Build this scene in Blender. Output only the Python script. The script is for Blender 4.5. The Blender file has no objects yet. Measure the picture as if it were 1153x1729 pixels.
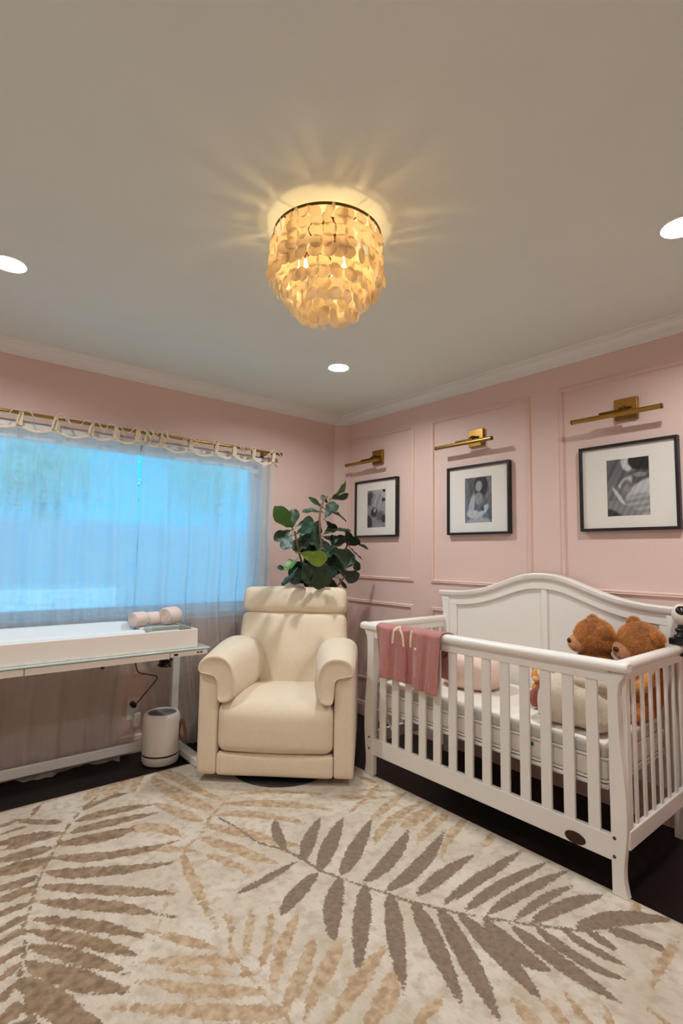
import bpy, bmesh, math, random
import numpy as np
from mathutils import Vector, Matrix, noise as mnoise
random.seed(7)
C = bpy.context.scene.collection
PI = math.pi
R = math.radians

DL = 590        # downlight lens strength
BL = 52        # bulb strength
SKY = 1.85
SKYC = (44, 180, 252)
SUN = 5
EXPO = .15
CHX, CHY, CHR = 1.6125, 2.4805, math.radians(-43)

RUG=[(9,8,1221,2340,1241,2215,1256,2036,1316,1919,1337,1815,1343,1714,1391,1590,1439,1476,1493,1348,1554,1248,1605,1172,1701,1048,1801,931,1866,862),
(0,27,1324,1935,1360,2051,1425,2172),
(0,33,1335,1812,1444,1923,1602,2048),
(0,39,1352,1722,1492,1837,1687,1981),
(0,39,1399,1645,1557,1740,1782,1885),
(0,35,1435,1550,1630,1600,1855,1712),
(0,36,1466,1463,1680,1491,1978,1602),
(0,33,1531,1368,1716,1393,1918,1399),
(0,29,1575,1279,1825,1287,2114,1288),
(0,29,1609,1208,1844,1207,2118,1175),
(0,28,1646,1147,1882,1132,2129,1095),
(0,20,1690,1071,1892,1064,2051,1033),
(0,31,1732,1026,1924,993,2076,942),
(0,41,1823,914,1997,845,2131,726),
(0,20,1305,1825,1144,1800,1013,1793),
(0,34,1326,1708,1194,1657,1084,1593),
(0,37,1378,1628,1245,1510,1150,1387),
(0,34,1422,1533,1283,1400,1122,1239),
(0,34,1460,1438,1336,1293,1175,1100),
(0,37,1493,1348,1400,1181,1274,970),
(0,38,1542,1273,1437,1084,1313,877),
(0,38,1576,1211,1523,1015,1468,849),
(0,42,1620,1134,1573,987,1587,883),
(0,35,1666,1064,1639,876,1632,697),
(0,26,1729,1011,1700,854,1728,721),
(0,21,1784,945,1776,837,1790,737),
(0,20,1846,896,1837,837,1831,790),
(0,23,1945,741,1951,720,1949,695),
(0,30,1903,839,1930,793,1941,734),
(8,6,839,2929,737,2828,674,2735,605,2615,545,2496,504,2424,456,2301,430,2232,400,2146,384,2089,367,1982,335,1827,310,1693),
(1,21,732,2810,803,2845,866,2859),
(1,35,678,2718,838,2712,1015,2664),
(1,35,645,2627,796,2612,1025,2565),
(1,43,581,2557,742,2507,869,2489),
(1,32,540,2473,720,2341,987,2266),
(1,34,501,2373,664,2243,929,2123),
(1,29,465,2285,655,2108,847,1925),
(1,31,435,2199,628,2014,738,1876),
(1,26,410,2111,560,1945,675,1790),
(1,27,389,2051,526,1880,635,1715),
(1,25,372,1978,486,1830,586,1661),
(1,34,360,1899,465,1736,570,1596),
(1,38,343,1836,394,1681,487,1472),
(1,25,633,2754,550,2819,461,2917),
(1,16,478,2889,431,2886,380,2880),
(1,12,506,2807,443,2805,387,2799),
(1,41,604,2647,477,2692,364,2723),
(1,16,500,2639,439,2646,373,2659),
(1,35,555,2549,451,2560,329,2583),
(1,42,509,2451,427,2470,301,2489),
(1,25,468,2370,396,2358,308,2371),
(1,24,455,2294,386,2288,293,2285),
(1,19,436,2203,360,2204,280,2190),
(1,17,403,2143,346,2120,272,2097),
(1,17,386,2059,346,2057,270,2031),
(1,16,365,1983,326,1965,263,1943),
(1,15,350,1916,316,1891,255,1865),
(1,16,340,1842,306,1813,247,1773),
(1,18,318,1754,286,1721,242,1670),
(1,11,331,1744,343,1642,362,1523),
(1,4,738,1876,769,1840,809,1804),
(1,24,866,2859,908,2876,967,2864),
(1,10,532,2895,567,2962,601,3011),
(10,8,1429,2563,1320,2472,1183,2362,1076,2244,1032,2219,969,2160),
(10,4,866,1551,866,1455,866,1363,869,1291,870,1228),
(2,37,1308,2450,1520,2283,1674,2094),
(2,30,1218,2371,1363,2271,1523,2026),
(2,33,1140,2321,1252,2136,1383,1883),
(2,33,1078,2236,1152,2060,1241,1845),
(2,23,1041,2093,1084,1990,1129,1845),
(2,20,1395,2512,1592,2393,1772,2218),
(2,26,1311,2487,1262,2711,1200,2967),
(2,46,1234,2416,1159,2705,1137,2996),
(2,34,1137,2364,1094,2511,1031,2675),
(2,21,2054,2283,2079,2186,2109,2087),
(2,17,1923,2160,2011,2092,2094,2010),
(2,23,1785,2190,1894,2080,2015,1994),
(2,23,2149,1984,1913,1921,1757,1870),
(2,25,2147,1850,1844,1815,1644,1718),
(2,37,2175,1795,1956,1755,1849,1743),
(2,27,2139,1699,1945,1661,1782,1602),
(2,21,2128,1599,1980,1562,1805,1477),
(2,20,2126,1447,2046,1423,1986,1412),
(2,19,2089,2150,1918,2061,1745,2001),
(2,21,969,2160,926,1974,876,1653),
(2,11,940,1749,919,1665,863,1553),
(2,14,1014,1683,947,1587,874,1490),
(2,14,1069,1639,975,1511,876,1420),
(2,19,1137,1573,993,1455,886,1342),
(2,23,1105,1436,971,1330,872,1260),
(2,25,1181,1376,1051,1307,905,1215),
(2,27,1257,1266,1099,1213,951,1162),
(2,30,1232,1179,1113,1119,1013,1090),
(2,16,1266,1029,1175,1014,1110,1001),
(2,19,846,1585,760,1706,692,1822),
(2,22,856,1510,762,1591,598,1711),
(2,12,858,1440,777,1516,642,1653),
(2,23,862,1359,749,1458,589,1639),
(2,26,870,1262,751,1368,467,1615),
(2,17,860,1213,751,1301,507,1488),
(2,38,849,2492,952,2436,1014,2292),
(2,21,813,2317,944,2224,1037,2107),
(2,5,892,2047,819,1944,686,1733),
(2,15,2046,677,1871,672,1751,657),
(2,19,1405,895,1385,826,1363,775),
(2,16,1480,839,1447,777,1416,722),
(2,14,1551,820,1500,734,1472,687),
(2,10,1589,726,1553,691,1509,658),
(2,11,1682,657,1663,602,1640,562),
(2,24,1101,3044,1042,2965,984,2833),
(2,51,1012,3016,921,2969,888,2908),
(2,27,860,3017,817,2964,768,2912),
(2,37,1279,2734,1232,2942,1188,3079),
(2,13,2021,829,2112,834,2114,861)]
LEAVES=[
(2400,3000,1680,2516,2950,1817,84,1),
(2384,2980,1677,2605,3010,1721,45,0),
(2362,3000,1646,2326,3030,1703,37,0),
(2324,3000,1605,2214,3030,1678,33,0),
(2300,2980,1572,2152,3010,1586,56,0),
(2306,2950,1534,2424,2980,1642,81,0),
(2346,2930,1573,2529,2960,1540,55,0),
(1992,2920,1444,1834,2870,1563,98,1),
(2021,2950,1447,2056,2980,1578,67,0),
(2029,2900,1459,2212,2930,1520,63,0),
(1971,2900,1422,1858,2930,1357,65,0),
(1953,2860,1393,1854,2810,1289,71,2),
(2001,2870,1402,2104,2820,1467,65,2),
(2322,2980,1416,2461,3010,1484,59,0),
(2355,3000,1509,2474,3030,1447,52,0),
(2306,2970,1393,2475,3000,1361,52,0),
(2341,2920,1445,2543,2950,1424,59,0),
(2443,2880,1441,2581,2910,1325,89,0),
(2561,2900,1351,2711,2930,1312,30,0),
(2538,2930,1309,2669,2960,1225,69,0),
(1931,2720,1271,2106,2670,1227,92,3),
(1956,2800,1231,1845,2750,1154,64,1),
(1919,2850,1176,1812,2800,1165,44,2),
(1992,2860,1156,1872,2810,1050,62,2),
(2164,2760,1199,2223,2710,1131,83,2),
(2355,2850,1160,2604,2880,1063,87,0),
(2125,2800,1198,2196,2830,1029,118,0),
(2012,2820,1211,2105,2850,1079,102,0),
(2305,2860,1297,2504,2890,1226,101,0),
(2131,2930,1365,2299,2960,1341,100,0),
(2231,2960,1471,2139,2990,1352,95,0),
(2365,2860,1102,2464,2890,1022,25,0),
(2533,2900,1241,2612,2930,1149,53,0),
(2369,2880,1247,2410,2910,1151,88,0),
(2288,3000,1513,2267,3030,1401,82,0),
(2171,2950,1410,2098,2980,1308,87,0),
(1982,2880,1128,2114,2910,1090,69,0),
(2301,2950,1326,2233,2980,1252,81,0),
(2298,2920,1239,2457,2950,1179,88,0),
(2136,2960,1323,2044,2990,1321,79,0),
(2324,2950,1121,2407,2980,1006,81,0),
(2005,2930,1222,2130,2960,1180,70,0),
(2378,2950,1239,2306,2980,1297,89,0)]

# ------------------------------------------------------------------ materials
def s2l(c):
    return tuple(((v/255)/12.92 if v/255 <= .04045 else ((v/255+.055)/1.055)**2.4) for v in c) + (1,)
def mat(name, rgb, rough=.6, metal=0, var=0, vscale=6, bump=0, bscale=60, sheen=0, coat=0, spec=None, trans=None, stretch=None):
    m = bpy.data.materials.new(name); m.use_nodes = True
    nt = m.node_tree; b = nt.nodes['Principled BSDF']
    b.inputs['Base Color'].default_value = s2l(rgb)
    b.inputs['Roughness'].default_value = rough
    b.inputs['Metallic'].default_value = metal
    if sheen: b.inputs['Sheen Weight'].default_value = sheen
    if coat:
        b.inputs['Coat Weight'].default_value = coat; b.inputs['Coat Roughness'].default_value = .08
    if spec is not None: b.inputs['Specular IOR Level'].default_value = spec
    tc = nt.nodes.new('ShaderNodeTexCoord')
    vec = tc.outputs['Object']
    if stretch:
        mp = nt.nodes.new('ShaderNodeMapping'); mp.inputs['Scale'].default_value = stretch
        nt.links.new(vec, mp.inputs['Vector']); vec = mp.outputs['Vector']
    n1 = nt.nodes.new('ShaderNodeTexNoise'); n1.inputs['Scale'].default_value = vscale; n1.inputs['Detail'].default_value = 5
    nt.links.new(vec, n1.inputs['Vector'])
    mx = nt.nodes.new('ShaderNodeMix'); mx.data_type = 'RGBA'
    v = max(var, .015)
    a = s2l(rgb)
    mx.inputs['A'].default_value = tuple(x*(1-v) for x in a[:3])+(1,)
    mx.inputs['B'].default_value = tuple(min(1, x*(1+v)) for x in a[:3])+(1,)
    nt.links.new(n1.outputs['Fac'], mx.inputs['Factor'])
    nt.links.new(mx.outputs['Result'], b.inputs['Base Color'])
    if bump:
        n2 = nt.nodes.new('ShaderNodeTexNoise'); n2.inputs['Scale'].default_value = bscale; n2.inputs['Detail'].default_value = 4
        nt.links.new(vec, n2.inputs['Vector'])
        bp = nt.nodes.new('ShaderNodeBump'); bp.inputs['Strength'].default_value = bump; bp.inputs['Distance'].default_value = .004
        nt.links.new(n2.outputs['Fac'], bp.inputs['Height'])
        nt.links.new(bp.outputs['Normal'], b.inputs['Normal'])
    return m
def emis(name, rgb, strength):
    m = bpy.data.materials.new(name); m.use_nodes = True; nt = m.node_tree
    nt.nodes.remove(nt.nodes['Principled BSDF'])
    e = nt.nodes.new('ShaderNodeEmission'); e.inputs['Color'].default_value = s2l(rgb); e.inputs['Strength'].default_value = strength
    nt.links.new(e.outputs[0], nt.nodes['Material Output'].inputs['Surface'])
    return m

WALL = mat('pink_paint', (222, 194, 183), .55, var=.02, vscale=3, bump=.12, bscale=180)
WALLC = mat('pink_paint_trim', (224, 194, 181), .45)
CEIL = mat('ceiling_paint', (226, 233, 226), .8, var=.02, bump=.08, bscale=140)
TRIM = mat('white_trim_paint', (232, 232, 228), .4)
WHITE = mat('white_lacquer', (236, 232, 224), .35, var=.01)
WHITE2 = mat('white_laminate', (232, 222, 212), .4)
METALW = mat('white_metal', (222, 220, 214), .4)
UPH = mat('cream_upholstery', (226, 210, 184), .92, var=.05, vscale=40, bump=.35, bscale=420, sheen=.25)
BLACK = mat('black_plastic', (18, 18, 20), .4)
BLACKF = mat('black_frame_wood', (16, 13, 12), .4)
BRASS = mat('brass', (168, 130, 66), .32, metal=1, var=.1, vscale=9)
BRASSD = mat('dark_brass', (104, 74, 38), .4, metal=1)
MATB = mat('mat_board', (228, 224, 214), .9)
GLASSG = mat('desk_glass', (196, 216, 208), .08, coat=1)
FABW = mat('white_sheet', (238, 230, 220), .9, var=.02, bump=.2, bscale=200, sheen=.2)
MESHG = mat('grey_mesh_fabric', (205, 203, 198), .9, var=.05, vscale=200, bump=.3, bscale=300)
PIPE = mat('white_piping', (244, 240, 232), .7)
BOUCLE = mat('boucle_fabric', (236, 222, 200), .95, var=.08, vscale=90, bump=1, bscale=260, sheen=.4)
POUF = mat('blush_cotton', (236, 212, 196), .9, var=.03, bump=.2, bscale=200, sheen=.2)
MAUVE = mat('mauve_fabric', (158, 92, 84), .9, var=.08, vscale=20, bump=.4, bscale=300, sheen=.2)
KNITP = mat('pink_knit', (186, 124, 116), .95, var=.12, vscale=60, bump=.9, bscale=240, sheen=.25, stretch=(1, 1, .35))
KNITC = mat('cream_knit', (240, 220, 190), .95, var=.08, vscale=120, bump=.9, bscale=260)
FUR = mat('brown_plush', (228, 142, 44), .95, var=.45, vscale=60, bump=1, bscale=330, sheen=.5)
FURT = mat('tan_plush', (232, 176, 124), .95, var=.12, vscale=60, bump=.8, bscale=300, sheen=.4)
NOSE = mat('dark_stitching', (38, 22, 18), .6)
POT = mat('woven_basket', (150, 118, 82), .85, var=.2, vscale=40, bump=.6, bscale=90)
BARK = mat('fig_bark', (104, 78, 56), .85, var=.2, vscale=30)
LEAFM = [mat('fig_leaf_dark', (34, 58, 34), .55, var=.3, vscale=14, bump=.3, bscale=60),
         mat('fig_leaf_green', (72, 118, 48), .5, var=.25, vscale=14, bump=.3, bscale=60),
         mat('fig_leaf_teal', (30, 66, 50), .52, var=.25, vscale=14, bump=.3, bscale=60),
         mat('fig_leaf_yellow_green', (116, 146, 42), .45, var=.2, vscale=14, bump=.3, bscale=60)]
LEATH = mat('tan_leather', (124, 72, 44), .6)
GRILLE = mat('grey_grille', (112, 112, 112), .6, var=.3, vscale=300)
PURW = mat('white_plastic', (226, 218, 206), .45)
PADF = mat('changing_pad_cover', (214, 224, 228), .75, var=.03, bump=.3, bscale=160)
CORD = mat('black_cord', (20, 17, 16), .5)
SCREW = mat('bolt_metal', (92, 78, 66), .4, metal=.8)
PLATE = mat('bronze_badge', (66, 46, 36), .35, metal=.6)
GREEN = mat('green_tag', (20, 110, 84), .6)
HOLE = mat('dark_display', (14, 14, 18), .2)

def floor_material():
    m = mat('dark_wood_floor', (28, 19, 18), .36, spec=.16)
    nt = m.node_tree; b = nt.nodes['Principled BSDF']
    tc = nt.nodes.new('ShaderNodeTexCoord')
    br = nt.nodes.new('ShaderNodeTexBrick')
    br.inputs['Color1'].default_value = s2l((29, 20, 19)); br.inputs['Color2'].default_value = s2l((24, 16, 15))
    br.inputs['Mortar'].default_value = s2l((10, 7, 7))
    br.inputs['Scale'].default_value = 1; br.inputs['Mortar Size'].default_value = .0015
    br.inputs['Brick Width'].default_value = 1.5; br.inputs['Row Height'].default_value = .125
    nt.links.new(tc.outputs['Object'], br.inputs['Vector'])
    nt.links.new(br.outputs['Color'], b.inputs['Base Color'])
    return m
FLOOR = floor_material()

def curtain_material():
    m = bpy.data.materials.new('linen_sheer'); m.use_nodes = True; nt = m.node_tree
    nt.nodes.remove(nt.nodes['Principled BSDF'])
    tc = nt.nodes.new('ShaderNodeTexCoord')
    def nz(sc, scale, det=3):
        mp = nt.nodes.new('ShaderNodeMapping'); mp.inputs['Scale'].default_value = sc
        n = nt.nodes.new('ShaderNodeTexNoise'); n.inputs['Scale'].default_value = scale; n.inputs['Detail'].default_value = det
        nt.links.new(tc.outputs['Object'], mp.inputs['Vector']); nt.links.new(mp.outputs['Vector'], n.inputs['Vector'])
        return n.outputs['Fac']
    a = nz((1, 1, .06), 150); b = nz((.04, .04, 1), 170)
    ad = nt.nodes.new('ShaderNodeMath'); ad.operation = 'ADD'; nt.links.new(a, ad.inputs[0]); nt.links.new(b, ad.inputs[1])
    mr = nt.nodes.new('ShaderNodeMapRange'); mr.inputs['From Min'].default_value = .75; mr.inputs['From Max'].default_value = 1.25
    mr.inputs['To Min'].default_value = .68; mr.inputs['To Max'].default_value = .18
    nt.links.new(ad.outputs[0], mr.inputs['Value'])
    d = nt.nodes.new('ShaderNodeBsdfDiffuse'); d.inputs['Color'].default_value = s2l((244, 238, 232))
    t = nt.nodes.new('ShaderNodeBsdfTranslucent'); t.inputs['Color'].default_value = s2l((236, 232, 224))
    mx = nt.nodes.new('ShaderNodeMixShader'); mx.inputs[0].default_value = .62
    nt.links.new(d.outputs[0], mx.inputs[1]); nt.links.new(t.outputs[0], mx.inputs[2])
    tr = nt.nodes.new('ShaderNodeBsdfTransparent')
    rf = nt.nodes.new('ShaderNodeBsdfRefraction'); rf.inputs['IOR'].default_value = 1.07; rf.inputs['Roughness'].default_value = .5
    see = nt.nodes.new('ShaderNodeMixShader'); see.inputs[0].default_value = .76
    nt.links.new(tr.outputs[0], see.inputs[1]); nt.links.new(rf.outputs[0], see.inputs[2])
    m2 = nt.nodes.new('ShaderNodeMixShader')
    nt.links.new(mr.outputs[0], m2.inputs[0]); nt.links.new(mx.outputs[0], m2.inputs[1]); nt.links.new(see.outputs[0], m2.inputs[2])
    nt.links.new(m2.outputs[0], nt.nodes['Material Output'].inputs['Surface'])
    return m
CURT = curtain_material()
TIE = mat('linen_tie', (232, 216, 190), .9, var=.05, vscale=60)

def shell_material():
    m = bpy.data.materials.new('capiz_shell'); m.use_nodes = True; nt = m.node_tree
    nt.nodes.remove(nt.nodes['Principled BSDF'])
    tc = nt.nodes.new('ShaderNodeTexCoord'); n = nt.nodes.new('ShaderNodeTexNoise'); n.inputs['Scale'].default_value = 30
    nt.links.new(tc.outputs['Object'], n.inputs['Vector'])
    cr = nt.nodes.new('ShaderNodeMix'); cr.data_type = 'RGBA'
    cr.inputs['A'].default_value = s2l((246, 232, 206)); cr.inputs['B'].default_value = s2l((254, 248, 234))
    nt.links.new(n.outputs['Fac'], cr.inputs['Factor'])
    t = nt.nodes.new('ShaderNodeBsdfTranslucent'); nt.links.new(cr.outputs['Result'], t.inputs['Color'])
    d = nt.nodes.new('ShaderNodeBsdfDiffuse'); d.inputs['Color'].default_value = s2l((244, 232, 210))
    g = nt.nodes.new('ShaderNodeBsdfGlossy'); g.inputs['Roughness'].default_value = .25
    a = nt.nodes.new('ShaderNodeMixShader'); a.inputs[0].default_value = .8
    nt.links.new(d.outputs[0], a.inputs[1]); nt.links.new(t.outputs[0], a.inputs[2])
    b = nt.nodes.new('ShaderNodeMixShader'); b.inputs[0].default_value = .06
    nt.links.new(a.outputs[0], b.inputs[1]); nt.links.new(g.outputs[0], b.inputs[2])
    nt.links.new(b.outputs[0], nt.nodes['Material Output'].inputs['Surface'])
    return m
SHELL = shell_material()

def clear_material(name, tint=(1, 1, 1, 1), fac=1.0, ior=1.45):
    m = bpy.data.materials.new(name); m.use_nodes = True; nt = m.node_tree
    nt.nodes.remove(nt.nodes['Principled BSDF'])
    tr = nt.nodes.new('ShaderNodeBsdfTransparent'); tr.inputs['Color'].default_value = tint
    g = nt.nodes.new('ShaderNodeBsdfGlossy'); g.inputs['Roughness'].default_value = .02
    fr = nt.nodes.new('ShaderNodeFresnel'); fr.inputs['IOR'].default_value = ior
    mm = nt.nodes.new('ShaderNodeMath'); mm.operation = 'MULTIPLY'; mm.inputs[1].default_value = fac
    ge = nt.nodes.new('ShaderNodeNewGeometry'); iv = nt.nodes.new('ShaderNodeMath'); iv.operation = 'SUBTRACT'; iv.inputs[0].default_value = 1
    nt.links.new(ge.outputs['Backfacing'], iv.inputs[1]); mf = nt.nodes.new('ShaderNodeMath'); mf.operation = 'MULTIPLY'
    nt.links.new(fr.outputs[0], mf.inputs[0]); nt.links.new(iv.outputs[0], mf.inputs[1])
    nt.links.new(mf.outputs[0], mm.inputs[0])
    a = nt.nodes.new('ShaderNodeMixShader')
    nt.links.new(mm.outputs[0], a.inputs[0]); nt.links.new(tr.outputs[0], a.inputs[1]); nt.links.new(g.outputs[0], a.inputs[2])
    nt.links.new(a.outputs[0], nt.nodes['Material Output'].inputs['Surface'])
    return m
PICGLASS = clear_material('picture_glass')
WINGLASS = clear_material('window_glass', (.93, .97, .98, 1))
CLEARP = clear_material('clear_plastic', (.86, .9, .9, 1), 1.6)

# ------------------------------------------------------------------ mesh builder
class MB:
    def __init__(s): s.v = []; s.f = []; s.mi = []
    def add(s, vs, fs, mi=0):
        o = len(s.v); s.v += [tuple(p) for p in vs]; s.f += [tuple(i+o for i in f) for f in fs]; s.mi += [mi]*len(fs); return s
    def box(s, x0, x1, y0, y1, z0, z1, mi=0):
        v = [(x, y, z) for x in (x0, x1) for y in (y0, y1) for z in (z0, z1)]
        return s.add(v, [(0, 1, 3, 2), (4, 6, 7, 5), (0, 4, 5, 1), (2, 3, 7, 6), (0, 2, 6, 4), (1, 5, 7, 3)], mi)
    def loft(s, rings, close=True, cap=True, mi=0):
        n = len(rings[0]); vs = [p for r in rings for p in r]; fs = []
        for i in range(len(rings)-1):
            for j in range(n if close else n-1):
                k = (j+1) % n
                fs.append((i*n+j, i*n+k, (i+1)*n+k, (i+1)*n+j))
        if cap:
            fs.append(tuple(range(n))[::-1]); fs.append(tuple((len(rings)-1)*n+j for j in range(n)))
        return s.add(vs, fs, mi)
    def prism(s, poly, ax, a, b, mi=0):
        def mk(p, q):
            return {'x': (q, p[0], p[1]), 'y': (p[0], q, p[1]), 'z': (p[0], p[1], q)}[ax]
        return s.loft([[mk(p, a) for p in poly], [mk(p, b) for p in poly]], mi=mi)
    def tube(s, pts, r, n=8, mi=0, cap=True, flat=1.0, up=None):
        pts = [Vector(p) for p in pts]; rs = r if isinstance(r, (list, tuple)) else [r]*len(pts)
        rings = []; ref = Vector(up) if up else None
        for i, p in enumerate(pts):
            t = (pts[min(i+1, len(pts)-1)]-pts[max(i-1, 0)]).normalized()
            if ref is None: ref = Vector((0, 0, 1)) if abs(t.z) < .9 else Vector((1, 0, 0))
            a = ref-t*ref.dot(t)
            if a.length < 1e-5: a = t.orthogonal()
            a.normalize(); b = t.cross(a)
            if not up: ref = a
            rings.append([p+(a*math.cos(k*2*PI/n)*flat+b*math.sin(k*2*PI/n))*rs[i] for k in range(n)])
        return s.loft(rings, cap=cap, mi=mi)
    def lathe(s, prof, n=32, c=(0, 0, 0), mi=0, cap=False):
        rings = [[(c[0]+r*math.cos(k*2*PI/n), c[1]+r*math.sin(k*2*PI/n), c[2]+z) for k in range(n)] for r, z in prof]
        return s.loft(rings, cap=cap, mi=mi)
    def ball(s, c, r, n=16, m=10, mi=0, rot=None):
        r = (r, r, r) if not isinstance(r, (tuple, list)) else r
        rings = []
        for i in range(m+1):
            th = PI*i/m; th = min(max(th, .02), PI-.02)
            ring = []
            for k in range(n):
                p = Vector((r[0]*math.sin(th)*math.cos(2*PI*k/n), r[1]*math.sin(th)*math.sin(2*PI*k/n), r[2]*math.cos(th)))
                if rot: p = rot @ p
                ring.append(p+Vector(c))
            rings.append(ring)
        return s.loft(rings[::-1], mi=mi)
    def cushion(s, c, h, r=.03, puff=(0, 0, 0), n=12, warp=None, mi=0):
        hx, hy, hz = h; key = {}; vs = []; fs = []
        def P(u):
            k = tuple(round(a, 5) for a in u)
            if k in key: return key[k]
            p = [u[0]*hx, u[1]*hy, u[2]*hz]; inn = [max(-(hh-r), min(hh-r, q)) for q, hh in zip(p, h)]
            d = Vector([a-b for a, b in zip(p, inn)])
            if d.length > 1e-9: p = Vector(inn)+d.normalized()*r
            p = Vector(p)
            q = [1-(p[i]/h[i])**2 for i in range(3)]
            p = Vector((p.x+math.copysign(puff[0], p.x)*max(0, q[1]*q[2])*(abs(p.x)/hx > .5), p.y+math.copysign(puff[1], p.y)*max(0, q[0]*q[2])*(abs(p.y)/hy > .5), p.z+math.copysign(puff[2], p.z)*max(0, q[0]*q[1])*(abs(p.z)/hz > .5)))
            p = p+Vector(c)
            if warp: p = Vector(warp(p))
            key[k] = len(vs); vs.append(p); return key[k]
        t = [math.sin(PI/2*(2*i/n-1)) for i in range(n+1)]
        for ax in range(3):
            for sg in (-1, 1):
                for i in range(n):
                    for j in range(n):
                        q = []
                        for a, b in ((i, j), (i+1, j), (i+1, j+1), (i, j+1)):
                            u = [0, 0, 0]; u[ax] = sg; u[(ax+1) % 3] = t[a]; u[(ax+2) % 3] = t[b]; q.append(P(u))
                        fs.append(tuple(q if sg > 0 else q[::-1]))
        return s.add(vs, fs, mi)
    def xf(s, M, start=0):
        for i in range(start, len(s.v)): s.v[i] = tuple(M @ Vector(s.v[i]))
        return s

def obj(name, mb, m, parent=None, org=(0, 0, 0), loc=None, bevel=0, ang=38, subsurf=0, smooth=True, fixn=False):
    me = bpy.data.meshes.new(name)
    ox, oy, oz = org
    me.from_pydata([(x-ox, y-oy, z-oz) for x, y, z in mb.v], [], mb.f)
    for mm in (m if isinstance(m, (list, tuple)) else [m]): me.materials.append(mm)
    me.polygons.foreach_set('material_index', mb.mi)
    if fixn:
        bm = bmesh.new(); bm.from_mesh(me); bmesh.ops.recalc_face_normals(bm, faces=bm.faces); bm.to_mesh(me); bm.free()
    if smooth:
        me.polygons.foreach_set('use_smooth', [True]*len(me.polygons)); me.set_sharp_from_angle(angle=R(ang))
    me.update()
    o = bpy.data.objects.new(name, me); C.objects.link(o)
    if parent: o.parent = parent
    if loc: o.location = loc
    if bevel:
        b = o.modifiers.new('bevel', 'BEVEL'); b.width = bevel; b.segments = 2; b.limit_method = 'ANGLE'; b.angle_limit = R(40)
    if subsurf:
        b = o.modifiers.new('sub', 'SUBSURF'); b.levels = subsurf; b.render_levels = subsurf
    return o
def tag(o, label, cat, group=None):
    o['label'] = label; o['category'] = cat
    if group: o['group'] = group
    return o
class T:   # a thing: an Empty at its base with parts as children (part meshes given in world coordinates unless local=True)
    def __init__(s, name, label, cat, loc=(0, 0, 0), rz=0, group=None, local=False):
        s.e = bpy.data.objects.new(name, None); C.objects.link(s.e); s.e.location = loc; s.e.rotation_euler = (0, 0, rz); s.e.empty_display_size = .1
        tag(s.e, label, cat, group); s.org = (0, 0, 0) if local else tuple(loc)
    def p(s, name, mb, m, label=None, parent=None, **k):
        o = obj(name, mb, m, parent or s.e, s.org, **k)
        if label: o['label'] = label
        return o
def one(name, mb, m, label, cat, loc=(0, 0, 0), group=None, **k):
    return tag(obj(name, mb, m, None, loc, loc=loc, **k), label, cat, group)
def struct(name, mb, m, label=None, **k):
    o = obj(name, mb, m, **k); o['kind'] = 'structure'
    if label: o['label'] = label
    return o
def box(*a): return MB().box(*a)
def copy_thing(root, loc, rz=None, label=None):
    r = root.copy(); C.objects.link(r); r.location = loc
    if rz is not None: r.rotation_euler = (0, 0, rz)
    if label: r['label'] = label
    for ch in list(root.children):
        c = ch.copy(); C.objects.link(c); c.parent = r
        for g in list(ch.children):
            d = g.copy(); C.objects.link(d); d.parent = c
    return r

# ------------------------------------------------------------------ room shell
XR, YW, H = 2.877, 3.447, 2.45
XL, YF = -.65, -.45
WX0, WX1, WZ0, WZ1 = .16, 2.06, .86, 1.965
struct('floor', box(XL-.15, XR+.15, YF-.15, YW+.15, -.12, 0), FLOOR, 'dark espresso wood floor', smooth=False)
DLS = [(.25, 2.482), (2.03, 2.487), (2.05, .588), (.25, .588)]
HR = .061
cm = MB().box(XL-.15, XR+.15, YF-.15, YW+.15, H+.08, H+.2)
cxs = [XL-.15, .10, .40, 1.89, 2.19, XR+.15]; cys = [YF-.15, .438, .738, 2.335, 2.635, YW+.15]
for i in range(5):
    for j in range(5):
        x0, x1, y0, y1 = cxs[i], cxs[i+1], cys[j], cys[j+1]
        c = [q for q in DLS if x0 < q[0] < x1 and y0 < q[1] < y1]
        if not c: cm.add([(x0, y0, H), (x0, y1, H), (x1, y1, H), (x1, y0, H)], [(0, 1, 2, 3)]); continue
        cx, cy = c[0]; n = 48; ring = [(cx+HR*math.cos(2*PI*k/n), cy+HR*math.sin(2*PI*k/n), H) for k in range(n)]; outer = []
        for k in range(n):
            a = 2*PI*k/n; dx, dy = math.cos(a), math.sin(a)
            t = min((x1-cx)/dx if dx > 1e-9 else (x0-cx)/dx if dx < -1e-9 else 9, (y1-cy)/dy if dy > 1e-9 else (y0-cy)/dy if dy < -1e-9 else 9)
            outer.append([cx+dx*t, cy+dy*t, H])
        for (qx, qy) in ((x0, y0), (x0, y1), (x1, y0), (x1, y1)):
            k = min(range(n), key=lambda k: (outer[k][0]-qx)**2+(outer[k][1]-qy)**2); outer[k] = [qx, qy, H]
        cm.add(ring+outer, [(k, (k+1) % n, n+(k+1) % n, n+k) for k in range(n)])
struct('ceiling', cm, CEIL, 'off-white flat ceiling', smooth=False)
struct('wall_right', box(XR, XR+.15, YF-.15, YW+.15, 0, H), WALL, 'pink wall behind the crib with moulded panels', smooth=False)
struct('wall_left', box(XL-.15, XL, YF-.15, YW+.15, 0, H), WALL, smooth=False)
struct('wall_front', box(XL, XR, YF-.15, YF, 0, H), WALL, smooth=False)
w = MB().box(XL, WX0, YW, YW+.15, 0, H).box(WX1, XR, YW, YW+.15, 0, H).box(WX0, WX1, YW, YW+.15, 0, WZ0).box(WX0, WX1, YW, YW+.15, WZ1, H)
struct('wall_back', w, WALL, 'pink wall with the wide window', smooth=False)
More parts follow.
